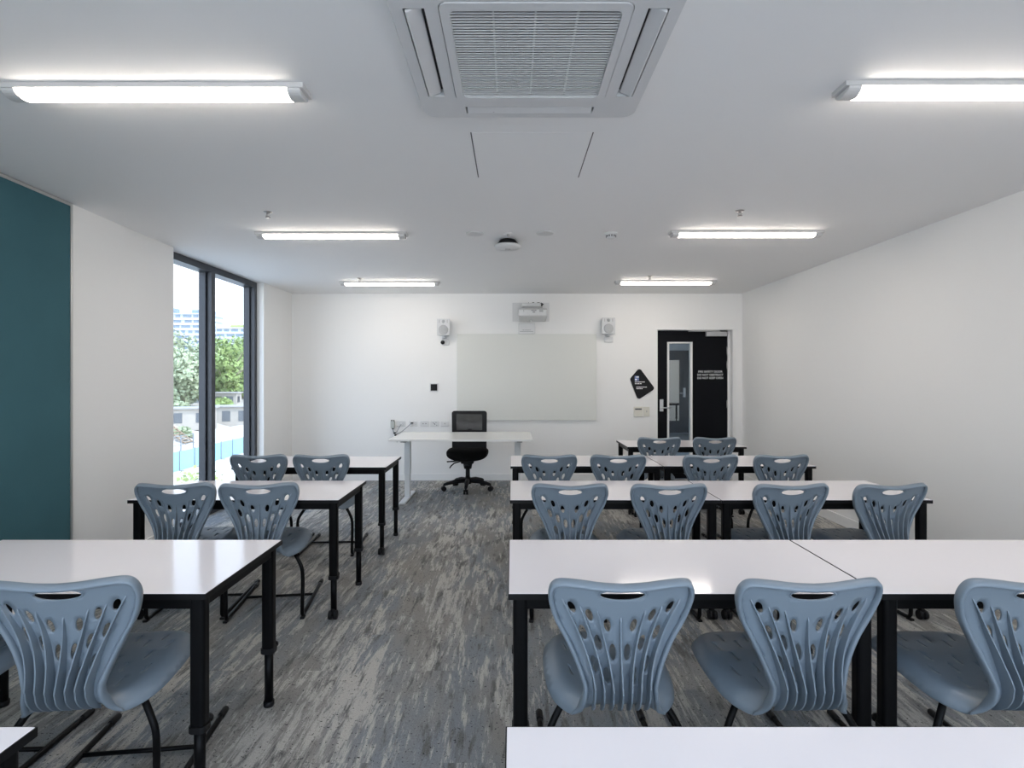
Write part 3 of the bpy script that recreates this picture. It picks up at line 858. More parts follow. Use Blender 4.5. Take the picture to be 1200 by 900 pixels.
tables = [
    (RX0, 2.09, 'white topped table behind the two nearest blue chairs, first row right of the aisle'),
    (RX1, 2.09, 'white topped table in the first row cut by the right picture edge'),
    (RX0, 3.465, 'white topped table at the aisle in the second row on the right'),
    (RX1, 3.465, 'white topped table in the second row beside the right wall'),
    (RX0, 4.68, 'white topped table at the aisle in the third row on the right'),
    (RX1, 4.68, 'white topped table in the third row beside the right wall'),
    (1.755, 5.91, 'small looking white topped table in front of the black door'),
    (LX, 2.09, 'glossy white topped table nearest on the left, mirroring the window'),
    (LX, 3.465, 'white topped table on the left with two chairs beside the window'),
    (LX + .005, 4.63, 'white topped table farthest back on the left, near the tall window'),
    (RX0, .81, 'white table top filling the bottom right corner of the picture'),
    (LX + .04, .81, 'white table top corner at the bottom left of the picture'),
]
for i, (x, y, lab) in enumerate(tables):
    o = tb if i == 0 else copy_tree(tb)
    o.location = (x, y, 0); tag(o, lab, 'table', 'white classroom tables')
o = copy_tree(tb); o.location = (4.1, 15.6, 0); tag(o, 'table in the far room seen through two door panes', 'table', 'white classroom tables')

# ================================================================== CLASSROOM CHAIR (ribbed shell on sled legs)
prof_pts = [(.505, .405), (.495, .420), (.46, .433), (.40, .440), (.30, .437), (.20, .428), (.12, .420), (.065, .416), (.03, .420), (.010, .434), (.002, .456),
            (.004, .49), (.010, .54), (.012, .60), (.004, .66), (-.014, .72), (-.036, .775), (-.049, .803)]
pc = catmull([(0, y, z) for y, z in prof_pts], 14)
arc = [0.0]
for a_, b_ in zip(pc, pc[1:]): arc.append(arc[-1] + (b_ - a_).length)
S_TOT = arc[-1]
def prof(s):
    s = min(max(s, 0), S_TOT - 1e-6)
    lo, hi = 0, len(arc) - 1
    while hi - lo > 1:
        m_ = (lo + hi) // 2
        if arc[m_] <= s: lo = m_
        else: hi = m_
    t = (s - arc[lo]) / (arc[hi] - arc[lo])
    p = pc[lo].lerp(pc[hi], t); d = (pc[hi] - pc[lo]).normalized()
    return p, d
KB = 10 * 14                                  # sample index of the tightest part of the bend
S_BEND = arc[KB]
def s_of_z(z):
    for i in range(KB - 14, len(pc) - 1):
        if pc[i].z <= z <= pc[i + 1].z: return arc[i] + (z - pc[i].z) / max(1e-9, pc[i + 1].z - pc[i].z) * (arc[i + 1] - arc[i])
    return S_TOT + (z - pc[-1].z)
def s_of_y(y):
    for i in range(0, KB):
        if pc[i + 1].y <= y <= pc[i].y: return arc[i] + (pc[i].y - y) / max(1e-9, pc[i].y - pc[i + 1].y) * (arc[i + 1] - arc[i])
    return 0.0
half_seat = [(.0, .503), (.09, .502), (.140, .490), (.176, .456), (.200, .39), (.209, .30), (.207, .215), (.200, .15), (.184, .100), (.158, .062), (.132, .036)]
half_back = [(.101, .470), (.108, .50), (.124, .545), (.154, .612), (.184, .672), (.201, .727), (.203, .760), (.194, .785), (.172, .7945), (.12, .792), (.06, .785), (.0, .782)]
H2 = [(x, s_of_y(y)) for x, y in half_seat] + [(.112, s_of_y(.018))] + [(x, s_of_z(z)) for x, z in half_back]
H2 = [(p.x, p.y) for p in catmull([(x, s, 0) for x, s in H2], 5)]
right = H2; left = [(-x, s) for x, s in reversed(H2)][1:-1]
OUTL = right + left
NECK = (s_of_y(.034), s_of_z(.50))
import bisect
def edge_dist(x, s):
    best = 9
    for i in range(0, len(OUTL)):
        a0, b0 = OUTL[i], OUTL[(i + 1) % len(OUTL)]
        dx, ds = b0[0] - a0[0], b0[1] - a0[1]; q_ = dx * dx + ds * ds
        t = 0 if q_ < 1e-12 else max(0, min(1, ((x - a0[0]) * dx + (s - a0[1]) * ds) / q_))
        d_ = math.hypot(x - a0[0] - t * dx, s - a0[1] - t * ds)
        if d_ < best: best = d_
    return best
def smooth(t): t = max(0, min(1, t)); return t * t * (3 - 2 * t)
def shell(x, s, ed=None):
    p, d = prof(s)
    y, z = p.y, p.z
    back = smooth((s - S_BEND) / .10)
    seat = 1 - smooth((s - s_of_y(.05)) / .05)
    y += back * .55 * x * x                    # back wraps gently round the sitter
    z += back * 0
    if seat > 0:
        if ed is None: ed = edge_dist(x, s)
        q_ = max(0, 1 - ed / .060)
        z -= seat * .042 * q_ ** 2.0           # rolled seat edge
        z -= seat * .010 * (1 - min(1, (x / .2) ** 2)) * smooth((s - .03) / .1)
    return Vector((x, y, z))
def ell(cx, cz, rx, rz_, rot, n=14):
    """ellipse on the back, cz as height"""
    cs = s_of_z(cz); out = []
    for k_ in range(n):
        a_ = 2 * PI * k_ / n
        u, v = rx * math.cos(a_), rz_ * math.sin(a_)
        out.append((cx + u * math.cos(rot) - v * math.sin(rot), cs + u * math.sin(rot) + v * math.cos(rot)))
    return out
holes = [ell(0, .7555, .064, .0185, 0, 26)]
for (x, z, rz_, rot) in ((.142, .712, .020, .40), (.091, .688, .020, .30), (.038, .656, .020, .20),
                         (.107, .632, .022, .34), (.063, .602, .022, .24), (.021, .574, .022, .08),
                         (.074, .540, .021, .26), (.038, .508, .021, .14)):
    for sx in (-1, 1): holes.append(ell(sx * x, z, .0098, rz_ * 1.1, -sx * rot))
def slit(x, y, a_, L=.022, wdt=.0016):
    s0 = s_of_y(y); ca_, sa_ = math.cos(a_), math.sin(a_)
    return [(x + u * ca_ - v * sa_, s0 + u * sa_ + v * ca_) for u, v in ((-wdt, -L), (wdt, -L), (wdt, L), (-wdt, L))]
for (x, y) in ((0, .40), (0, .26), (0, .13), (.045, .36), (.045, .22), (.09, .40), (.09, .28), (.075, .14), (.13, .34), (.125, .20)):
    for sx in ((-1, 1) if x else (1,)): holes.append(slit(sx * x, y, sx * x * 1.6))
grid = []
ns_, nx_ = 58, 21
for i in range(1, ns_):
    s_ = S_TOT * i / ns_
    for j in range(nx_):
        x = -.21 + .42 * (j + (.5 if i % 2 else 0)) / nx_
        grid.append((x, s_))
for k_ in range(10):                           # extra rows round the bend
    s_ = s_of_y(.05) + (s_of_z(.50) - s_of_y(.05)) * k_ / 10
    for j in range(13): grid.append((-.12 + .24 * j / 12, s_ + .0017))
def pin(p, poly):
    c_ = False; j = len(poly) - 1
    for i in range(len(poly)):
        if (poly[i][1] > p[1]) != (poly[j][1] > p[1]) and p[0] < (poly[j][0] - poly[i][0]) * (p[1] - poly[i][1]) / (poly[j][1] - poly[i][1]) + poly[i][0]: c_ = not c_
        j = i
    return c_
grid = [g for g in grid if pin(g, OUTL) and edge_dist(*g) > .006 and not any(pin(g, h_) or min(math.hypot(g[0] - q_[0], g[1] - q_[1]) for q_ in h_) < .005 for h_ in holes)]
# second ring just inside the outline gives the rolled edge a smooth curve
V2, F2 = cdt(OUTL, holes, grid)
P3 = [shell(v.x, v.y) for v in V2]
nrm = [Vector() for _ in V2]
tris = []
for f in F2:
    a_, b_, c_ = f[0], f[1], f[2]
    n_ = (P3[b_] - P3[a_]).cross(P3[c_] - P3[a_])
    for i in f: nrm[i] += n_
nrm = [n_.normalized() if n_.length > 0 else Vector((0, 0, 1)) for n_ in nrm]
def shell_mesh(name, faces, thick=.0055):
    mb = MB(); bm = mb.bm
    used = sorted({i for f in faces for i in f}); T = {}; B_ = {}
    for i in used:
        T[i] = bm.verts.new(P3[i]); B_[i] = bm.verts.new(P3[i] - nrm[i] * thick)
    cnt = {}
    for f in faces:
        bm.faces.new([T[i] for i in f]).smooth = True; bm.faces.new([B_[i] for i in reversed(f)]).smooth = True
        for k_ in range(len(f)):
            e_ = (f[k_], f[(k_ + 1) % len(f)]); cnt[e_] = cnt.get(e_, 0) + 1
    for (a_, b_) in cnt:
        if (b_, a_) not in cnt:
            bm.faces.new((T[b_], T[a_], B_[a_], B_[b_]))
    return mb
# orientation check: front surface normal of the seat must point up
flip = sum(n_.z for n_, v in zip(nrm, V2) if v.y < s_of_y(.1)) < 0
if flip: F2 = [tuple(reversed(f)) for f in F2]; nrm = [-n_ for n_ in nrm]
s_split = s_of_y(.03)
seat_f = [f for f in F2 if sum(V2[i].y for i in f) / len(f) < s_split]
back_f = [f for f in F2 if sum(V2[i].y for i in f) / len(f) >= s_split]

def make_chair():
    r = empty('classroom_chair')
    seat = shell_mesh('seat', seat_f).build('seat', M['grey_plastic'], r)
    mbk = shell_mesh('backrest', back_f)
    # raised rim round the back, turned towards the rear
    rim = [(x, s) for x, s in H2 if s >= s_of_y(.045)]
    rim = rim + [(-x, s) for x, s in reversed(rim[:-1])]
    pts = []; sec = []
    bm = mbk.bm; rings = []
    n = len(rim)
    C = [shell(x, s) for x, s in rim]
    for i in range(n):
        t = (C[min(n - 1, i + 1)] - C[max(0, i - 1)]).normalized()
        x, s = rim[i]; p, d = prof(s)
        nb = Vector((0, -d.z, d.y)); nb = -nb if nb.y > 0 else nb
        if s < S_BEND: nb = Vector((0, -abs(d.z), -abs(d.y)))
        nb = (nb - t * nb.dot(t)).normalized()
        w_ = t.cross(nb).normalized()
        hgt = smooth((s - s_of_y(.05)) / .05)
        # profile of the rim: rounded lip .007 wide, .017 deep to the rear
        dep = .003 + .019 * hgt; wid = .0068
        base = C[i] - nb * .001
        ring = []
        for u, v in ((-1, -.2), (-1, .7), (-.6, .93), (0, 1.0), (.6, .93), (1, .7), (1, -.2), (.5, -.35), (-.5, -.35)):
            ring.append(bm.verts.new(base + w_ * (u * wid) + nb * (v * dep)))
        rings.append(ring)
    m_ = len(rings[0])
    for A_, B_ in zip(rings, rings[1:]):
        for k_ in range(m_):
            j = (k_ + 1) % m_; bm.faces.new((A_[k_], A_[j], B_[j], B_[k_])).smooth = True
    bm.faces.new(rings[0]); bm.faces.new(rings[-1][::-1])
    # thin raised lip round the hand slot
    sl_ = ell(0, .7555, .066, .0205, 0, 40)
    lp = []
    for x, s in sl_ + sl_[:1]:
        q_ = shell(x, s); lp.append(q_ + Vector((0, -.006, 0)))
    mbk.tube(lp, .0026, 6, caps=False, up=(0, 1, 0))
    back = mbk.build('backrest', M['grey_plastic'], r)
    # ribs
    for xt, zt, xb in ((-.170, .738, -.078), (-.118, .716, -.052), (-.070, .704, -.026), (0, .682, 0), (.070, .704, .026), (.118, .716, .052), (.170, .738, .078)):
        mb = MB(); bm = mb.bm; rows = []
        N_ = 30
        s0, s1 = s_of_z(zt), s_of_y(.030)
        for k_ in range(N_ + 1):
            t = k_ / N_
            s = s0 + (s1 - s0) * t
            zc = prof(s)[0].z
            u = min(1, t / .80)
            x = xt + (xb - xt) * (1 - (1 - u) ** 1.55)
            p = shell(x, s, 1.0)
            _, d = prof(s)
            nb = Vector((0, -d.z, d.y)); nb = -nb if nb.y > 0.0 else nb
            if s < S_BEND: nb = Vector((0, -abs(d.z), -abs(d.y))).normalized()
            dep = .006 + .040 * (t / .80) ** 0.95 if t < .8 else .040 * (1 - .55 * smooth((t - .8) / .2))
            if t == 0: dep = .002
            th = .0022
            outw = p + nb * (dep + .005)
            if t > .78: outw += Vector((0, .010 * smooth((t - .78) / .22), -.004 * smooth((t - .78) / .22)))
            inw = p + nb * .003
            rows.append([bm.verts.new(inw + Vector((-th, 0, 0))), bm.verts.new(inw + Vector((th, 0, 0))), bm.verts.new(outw + Vector((th * .9, 0, 0))), bm.verts.new(outw + Vector((-th * .9, 0, 0)))])
        for A_, B_ in zip(rows, rows[1:]):
            for q_ in range(4):
                j = (q_ + 1) % 4; bm.faces.new((A_[q_], A_[j], B_[j], B_[q_]))
        bm.faces.new(rows[0]); bm.faces.new(rows[-1][::-1])
        mb.build('rib', M['grey_plastic'], back)
    # sled legs
    for sx in (-1, 1):
        pts = catmull([(sx * .085, .20, .398), (sx * .125, .15, .390), (sx * .160, .115, .360), (sx * .190, .095, .315), (sx * .205, .088, .275), (sx * .208, .088, .20), (sx * .206, .084, .06), (sx * .205, .090, .026), (sx * .205, .118, .0135), (sx * .205, .20, .0125), (sx * .205, .62, .0125)], 6)
        lg = MB(); lg.tube(pts, .0108, 12, up=(1, 0, 0)); leg = lg.build('leg', M['black_metal'], r)
        MB().tube([(sx * .205, .60, .0130), (sx * .205, .605, .0130), (sx * .205, .655, .0130), (sx * .205, .662, .0130)], [.012, .0130, .0130, .009], 12, up=(1, 0, 0)).build('end_cap', M['black_plastic'], leg)
        MB().box(sx * .208 - .012, sx * .208 + .012, .072, .108, 0, .012, .003).build('glide', M['black_plastic'], leg)
    MB().tube([(-.205, .42, .0125), (.205, .42, .0125)], .008, 10).build('crossbar', M['black_metal'], r)
    u = MB(); u.tube([(-.085, .20, .398), (.085, .20, .398)], .010, 10); u.box(-.09, -.06, .17, .34, .388, .412, .003); u.box(.06, .09, .17, .34, .388, .412, .003); u.tube([(-.075, .33, .400), (.075, .33, .400)], .009, 10)
    u.build('seat_bracket', M['black_metal'], r)
    return r
ch = make_chair()
def cpx(px, Y): return (px - 600) * Y / SC
CG = 'blue grey classroom chairs'
chairs = [
    (cpx(727, 1.63), 1.63, 0, 'pale blue chair in the front right row, nearest the aisle'),
    (cpx(945.5, 1.63), 1.63, 1.5, 'pale blue chair in the middle of the front right row, covering the table seam'),
    (cpx(1205, 1.63), 1.63, 0, 'pale blue chair in the front right row cut by the right picture edge'),
    (cpx(76, 1.63), 1.63, 7, 'blue grey chair in full view at the nearest left table'),
    (cpx(76, 1.63) - .60, 1.63, 2, 'chair at the nearest left table with only its seat showing at the left edge'),
    (cpx(667.5, 3.07), 3.07, 0, 'grey chair in the second row on the right, nearest the aisle'),
    (cpx(783, 3.07), 3.07, 2, 'grey chair in the second row on the right, second from the aisle'),
    (cpx(925.5, 3.07), 3.07, 4, 'grey chair in the second row on the right, third from the aisle'),
    (cpx(1041.5, 3.07), 3.07, 6, 'grey chair in the second row on the right, nearest the right wall'),
    (cpx(643.5, 4.22), 4.22, 0, 'dark grey chair in the third row on the right, nearest the aisle'),
    (cpx(724, 4.22), 4.22, 0, 'dark grey chair in the third row on the right, second from the aisle'),
    (cpx(832, 4.22), 4.22, 3, 'dark grey chair in the third row on the right, third from the aisle'),
    (cpx(914.5, 4.22), 4.22, 3, 'dark grey chair in the third row on the right, nearest the right wall'),
    (cpx(772, 5.46), 5.46, 0, 'small looking chair in front of the door glass, left one at the last table'),
    (cpx(837, 5.46), 5.46, 0, 'small looking chair in front of the black door, right one at the last table'),
    (cpx(207, 3.09), 3.09, 5, 'grey chair at the second left table, the one nearer the left wall'),
    (cpx(304.5, 3.09), 3.09, 8, 'grey chair at the second left table, the one nearer the aisle'),
    (cpx(304, 4.23), 4.23, 3, 'chair in front of the window at the farthest left table'),
    (cpx(377, 4.23), 4.23, 3, 'chair at the farthest left table, the one nearer the aisle'),
]
for i, (x, y, a_, lab) in enumerate(chairs):
    o = ch if i == 0 else copy_tree(ch)
    o.location = (x, y, 0); o.rotation_euler = (0, 0, math.radians(a_)); tag(o, lab, 'chair', CG)

# ================================================================== TEACHER'S DESK AND CHAIR
DZt = .72
dk = empty('teacher_desk', (-.548, 6.38, 0), 0, 'white sit stand desk on two pale steel legs at the front of the room', 'desk')
MB().box(-.77, .77, -.41, .41, DZt - .022, DZt, .002).build('desk_top', M['desk_white'], dk)
fr = MB(); fr.box(-.66, .66, -.04, .04, DZt - .055, DZt - .0225); fr.box(-.66, -.60, -.32, .32, DZt - .045, DZt - .0225); fr.box(.60, .66, -.32, .32, DZt - .045, DZt - .0225)
fr.build('under_frame', M['proj_grey'], dk)
for sx in (-1, 1):
    xx = -.642 if sx < 0 else .612
    l = MB(); l.box(xx - .034, xx + .034, -.028, .052, .28, DZt - .046, .004); leg = l.build('leg', M['desk_leg'], dk)
    MB().box(xx - .029, xx + .029, -.022, .046, .02, .30, .003).build('inner_column', M['desk_leg'], leg)
    MB().box(xx - .035, xx + .035, -.33, .33, .004, .026, .006).build('foot_bar', M['desk_leg'], leg)
    g_ = MB()
    for y in (-.28, .28): g_.cyl((xx, y, 0), (xx, y, .006), .02)
    g_.build('glide', M['black_plastic'], leg)
oc = empty('office_chair', (-.545, 6.90, 0), 0, 'black mesh back office chair on castors behind the white desk', 'office chair')
b = MB()
b.lathe([(0, .075), (.045, .075), (.045, .13), (.03, .16), (0, .16)], n=24)
angs = [math.radians(-90 + 72 * k_) for k_ in range(5)]
for a_ in angs:
    dx, dy = math.cos(a_), math.sin(a_)
    b.tube([(dx * .02, dy * .02, .115), (dx * .15, dy * .15, .110), (dx * .27, dy * .27, .085), (dx * .30, dy * .30, .075)], [.030, .027, .020, .016], 10)
b.build('star_base', M['black_plastic'], oc)
for a_ in angs:
    dx, dy = math.cos(a_), math.sin(a_); px_, py_ = -dy, dx
    c_ = MB()
    for q_ in (-.016, .016):
        p_ = Vector((dx * .30 + px_ * q_, dy * .30 + py_ * q_, .03)); v = Vector((px_, py_, 0)) * .010
        c_.cyl(p_ - v, p_ + v, .03, n=22)
    c_.cyl((dx * .30, dy * .30, .03), (dx * .30, dy * .30, .08), .008); c_.build('castor', M['black_plastic'], oc)
MB().cyl((0, 0, .12), (0, 0, .28), .027, n=20).build('gas_column', M['black_plastic'], oc)
g_ = MB(); g_.box(-.08, .08, -.10, .12, .33, .385, .015); g_.lathe([(0, .26), (.045, .26), (.06, .33), (0, .335)], n=20); g_.build('mechanism', M['black_plastic'], oc)
g_ = MB(); g_.tube([(-.06, -.04, .36), (-.16, -.06, .335), (-.20, -.065, .30), (-.215, -.065, .275)], .008, 8); g_.tube([(-.06, .02, .365), (-.18, .02, .345), (-.26, .02, .34)], .009, 8); g_.build('lever', M['black_plastic'], oc)
st = MB(); bm = st.bm
nu, nv = 40, 20; rings = []
for j in range(nv + 1):
    ph = -PI / 2 + PI * j / nv; ring = []
    for i in range(nu):
        th = 2 * PI * i / nu
        se = lambda v, e: math.copysign(abs(v) ** e, v)
        cx = .255 * se(math.cos(ph), .45) * se(math.cos(th), .55); cy = .24 * se(math.cos(ph), .45) * se(math.sin(th), .55); cz = .062 * se(math.sin(ph), .8)
        cz += .018 * (cx / .25) ** 2 - (.03 * max(0, -cy / .24) ** 3)
        ring.append(bm.verts.new((cx, cy - .02, .445 + cz)))
    rings.append(ring)
for A_, B_ in zip(rings[1:-1], rings[2:-1]):
    for i in range(nu): bm.faces.new((A_[i], A_[(i + 1) % nu], B_[(i + 1) % nu], B_[i])).smooth = True
bm.faces.new(rings[1][::-1]); bm.faces.new(rings[-2])
st.build('seat_cushion', M['fabric_black'], oc)
bk = MB()
def bring(x0, x1, z0, z1, r_): return rrect(x0, x1, z0, z1, r_, 5)
ring_prism(bk, [(x * (1.0 + .05 * (z - .72)), z) for x, z in bring(-.222, .222, .44, .955, .035)], [(x, z) for x, z in bring(-.165, .165, .71, .915, .012)], .245, .275, plane='XZ')
bk2 = bk.build('back_frame', M['black_plastic'], oc)
sp_ = MB(); sp_.tube(catmull([(0, .08, .365), (0, .22, .37), (0, .30, .43), (0, .29, .60), (0, .285, .72)], 6), .028, 10); sp_.build('back_spine', M['black_plastic'], oc)
MB().box(-.17, .17, .256, .262, .695, .92).build('back_mesh', M['mesh_black'], oc)

# ================================================================== OUTDOORS
GZ = -7.0
struct(MB().box(-34, 10, -40, 140, GZ - .5, GZ).box(-400, -34, -40, 420, GZ - 1.0, GZ - .6), 'ground_outside', M['pave'], 'pale paved ground far below the window', 'ground')
bkm = MB(); bm = bkm.bm
nx_, ny_ = 26, 40; gv = []
rnd = random.Random(3)
for i in range(nx_ + 1):
    x = -31.2 - 60 * (i / nx_) ** 1.3
    for j in range(ny_ + 1):
        y = 30 + 110 * j / ny_
        h_ = GZ + .3 + 3.6 * smooth((-31.2 - x) / 16) + 2.4 * smooth((-48 - x) / 25) + rnd.uniform(-.25, .25)
        gv.append(bm.verts.new((x, y, h_)))
for i in range(nx_):
    for j in range(ny_):
        a_ = i * (ny_ + 1) + j; bm.faces.new((gv[a_], gv[a_ + 1], gv[a_ + ny_ + 2], gv[a_ + ny_ + 1]))
struct(bkm, 'ground_bank', M['bank'], 'pale rubble bank rising behind the blue hoarding', 'ground')
def bank_z(x): return GZ + .3 + 3.6 * smooth((-31.2 - x) / 16) + 2.4 * smooth((-48 - x) / 25)
# blue hoarding along the street
hd_ = empty('hoarding', (-30, 36, GZ), 0, 'long pale blue site hoarding along the street outside', 'hoarding')
for k_ in range(17):
    y = k_ * 2.4
    MB().box(-.03, .03, y, y + 2.38, .06, 1.75).build('panel', M['hoard'], hd_)
    p_ = MB(); p_.box(.03, .10, y, y + .07, 0, 1.85); p_.box(.1, .5, y, y + .05, 0, .05); p_.build('post', M['post'], hd_)
# street fence behind hoarding
fn = empty('mesh_fence', (-33.5, 50, bank_z(-33.5)), 0, 'thin steel fence on the bank above the hoarding', 'fence')
for k_ in range(5):
    MB().box(-.04, .04, k_ * 2.2, k_ * 2.2 + .08, -.3, 2.1).build('post', M['post'], fn)
f = MB()
for z in (.4, 1.1, 2.0): f.box(-.02, .02, 0, 8.9, z, z + .05)
f.build('rail', M['post'], fn)
# timber steps
ts = empty('timber_steps', (-35.2, 61.5, bank_z(-35.2) - .3), 0, 'weathered timber steps climbing the bank', 'steps')
for sy in (0, 1.6):
    MB().prism([(0, 0), (-.3, .3), (-3.2, 2.6), (-3.0, 2.2)], sy, sy + .12, plane='XZ').build('stringer', M['timber'], ts)
for k_ in range(8): MB().box(-.35 - .36 * k_, -.02 - .36 * k_, 0, 1.72, .12 + .28 * k_, .18 + .28 * k_).build('tread', M['timber'], ts)
def shed(x, y, w_, d_, h_, lab, rz=0.3, mh='hut'):
    r = empty('site_shed', (x, y, bank_z(x) - .4), rz, lab, 'shed', 'low buildings on the bank')
    MB().box(-w_ / 2, w_ / 2, -d_ / 2, d_ / 2, 0, h_).build('wall', M[mh], r)
    MB().box(-w_ / 2 - .3, w_ / 2 + .3, -d_ / 2 - .3, d_ / 2 + .3, h_, h_ + .18).build('roof', M['hut_roof'], r)
    n_ = max(2, int(w_ / 1.8))
    for k_ in range(n_):
        xx = -w_ / 2 + (k_ + .5) * w_ / n_
        MB().box(xx - .5, xx + .5, -d_ / 2 - .04, -d_ / 2 + .02, .9, h_ - .5).build('window', M['hut_dark'], r)
        MB().box(w_ / 2 - .02, w_ / 2 + .04, -d_ / 2 + .5, -d_ / 2 + 1.8, .9, h_ - .5).build('window', M['hut_dark'], r)
shed(-40, 70, 5.0, 3.0, 2.6, 'low pale shed on the bank seen in the left pane')
shed(-39, 77, 6.0, 3.2, 2.8, 'low pale shed on the bank seen in the right pane')
shed(-47, 92, 4.0, 3.0, 2.4, 'small pale shed under the trees in the right pane', .2)
# retaining walls
for (x, y0, y1, h_, lab) in ((-36.5, 64.5, 80, 1.3, 'lower pale retaining wall on the bank'), (-42.5, 64, 92, 1.4, 'upper pale retaining wall on the bank')):
    o = MB().box(x - .25, x, y0, y1, bank_z(x) - 1.0, bank_z(x) + h_ * .6).build('retaining_wall', M['pave']); tag(o, lab, 'retaining wall', kind='structure')
def blob_tree(x, y, z0, h_, rad, lm, lab, n=2200, seed=0, leaf=.40):
    rn = random.Random(seed)
    r = empty('tree', (x, y, z0), rn.uniform(0, 6), lab, 'tree', 'trees beyond the street')
    t = MB(); t.tube([(0, 0, -1.0), (.1, 0, h_ * .3), (.0, .15, h_ * .6), (.2, .1, h_ * .8)], [.32, .25, .16, .05], 8)
    for k_ in range(5):
        a_ = rn.uniform(0, 6.28); t.tube([(0, .05, h_ * .4), (math.cos(a_) * rad * .5, math.sin(a_) * rad * .5, h_ * .65), (math.cos(a_) * rad * .75, math.sin(a_) * rad * .75, h_ * .78)], [.12, .08, .03], 6)
    t.build('trunk', M['bark'], r)
    blobs = []
    for k_ in range(11):
        a_ = rn.uniform(0, 6.28); q_ = rn.uniform(0, .62) * rad
        blobs.append((math.cos(a_) * q_, math.sin(a_) * q_, h_ * rn.uniform(.26, .86), rad * rn.uniform(.38, .58)))
    m_ = MB(); bm = m_.bm
    for k_ in range(n):
        bx, by, bz, br_ = blobs[rn.randrange(len(blobs))]
        d_ = Vector((rn.gauss(0, 1), rn.gauss(0, 1), rn.gauss(0, 1))).normalized()
        c_ = Vector((bx, by, bz)) + Vector((d_.x, d_.y, d_.z * .8)) * br_ * (rn.random() ** .35)
        u = Vector((rn.gauss(0, 1), rn.gauss(0, 1), rn.gauss(0, 1))).normalized(); w_ = u.cross(d_)
        if w_.length < .1: continue
        w_ = w_.normalized(); L = leaf * rn.uniform(.6, 1.3)
        bm.faces.new([bm.verts.new(c_ + u * L), bm.verts.new(c_ + w_ * L * .6), bm.verts.new(c_ - u * L), bm.verts.new(c_ - w_ * L * .6)])
    m_.build('crown', M[lm], r)
trees = [(-52, 86, 9.5, 6.0, 'leaf_b', 'pale leafy tree nearest the left edge of the window'),
         (-57, 97, 11.5, 6.5, 'leaf_b', 'pale tall tree standing below the left apartment block'),
         (-49, 84, 7.5, 4.0, 'leaf_b', 'low pale tree on the bank in the left pane'),
         (-53, 104, 12.0, 6.5, 'leaf_a', 'dense green tree filling the left of the right pane'),
         (-54, 112, 12.0, 7.0, 'leaf_a', 'dense green tree filling the right of the right pane'),
         (-49.5, 97, 8.5, 4.2, 'leaf_a', 'smaller green tree beside the window mullion'),
         (-58, 122, 12.5, 7.0, 'leaf_a', 'green tree farther back below the right apartment block'),
         (-62, 92, 12.0, 6.5, 'leaf_b', 'pale tree farther back on the far left'),
         (-52, 122, 11.0, 6.0, 'leaf_a', 'green tree farther along the street to the right')]
for i, (x, y, h_, rad, lm, lab) in enumerate(trees): blob_tree(x, y, bank_z(x) - .3, h_, rad, lm, lab, seed=i + 5)
for i, (x, y, q_, lab) in enumerate(((-45.5, 76, 1.6, 'low bush behind the sheds in the left pane'), (-45.3, 84, 1.5, 'low bush behind the sheds beside the mullion'), (-45.4, 87.8, 1.5, 'low bush behind the sheds in the right pane'), (-38, 64.5, 1.0, 'bush on the bank next to the timber steps'))):
    b_ = empty('bush', (x, y, bank_z(x)), 0, lab, 'bush', 'bushes on the bank')
    m_ = MB(); rn = random.Random(40 + i)
    for k_ in range(420):
        d_ = Vector((rn.gauss(0, 1), rn.gauss(0, 1), abs(rn.gauss(0, 1)))).normalized(); c_ = d_ * q_ * rn.uniform(.6, 1.1); u = Vector((rn.gauss(0, 1), rn.gauss(0, 1), rn.gauss(0, 1))).normalized() * .25; w_ = u.orthogonal()
        m_.bm.faces.new([m_.bm.verts.new(c_ + u), m_.bm.verts.new(c_ + w_ * .6), m_.bm.verts.new(c_ - u), m_.bm.verts.new(c_ - w_ * .6)])
    m_.build('foliage', M['leaf_b' if i in (0, 3) else 'leaf_a'], b_)
sh = empty('shrub', (-25.8, 45.5, GZ), 0, 'low green shrub at the foot of the street', 'shrub')
m_ = MB(); rn = random.Random(2)
for k_ in range(70):
    c_ = Vector((rn.gauss(0, 1.1), rn.gauss(0, 1.1), abs(rn.gauss(0, .3)))); u = Vector((rn.gauss(0, 1), rn.gauss(0, 1), rn.gauss(0, 1))).normalized() * .2; w_ = u.orthogonal()
    m_.bm.faces.new([m_.bm.verts.new(c_ + u), m_.bm.verts.new(c_ + w_ * .6), m_.bm.verts.new(c_ - u), m_.bm.verts.new(c_ - w_ * .6)])
m_.build('foliage', M['grass'], sh)
# apartment blocks far behind the trees
def apartment(x0, x1, y, floors, base, top, lab, roof=None):
    d_ = 22; hfl = (top - base) / floors
    r = empty('apartment_building', ((x0 + x1) / 2, y, base), 0, lab, 'building', 'apartment blocks on the skyline')
    hw_ = (x1 - x0) / 2
    MB().box(-hw_ + .6, hw_ - .6, .9, d_, -18, top - base).build('wall', M['bld'], r)
    for k_ in range(floors):
        z = k_ * hfl
        MB().box(-hw_, hw_, 0, d_ - 1, z - .2, z + 1.15).build('balcony_slab', M['bld'], r)
        rn = random.Random(k_ + int(top)); xx = -hw_ + 1; w_ = MB()
        while xx < hw_ - 3:
            L = rn.uniform(2.2, 5.5); w_.box(xx, min(hw_ - 1, xx + L), .75, .95, z + 1.15, z + hfl - .25); xx += L + rn.uniform(.8, 2.4)
        w_.build('window_strip', M['bld_win'], r)
    MB().box(-hw_ - .3, hw_ + .3, -.3, d_, top - base, top - base + .6).build('roof_slab', M['bld'], r)
    for a_, b_, h_ in (roof or []):
        MB().box(a_ - (x0 + x1) / 2, b_ - (x0 + x1) / 2, 4, 14, top - base + .6, top - base + .6 + h_).build('plant_room', M['bld_win'], r)
    return r
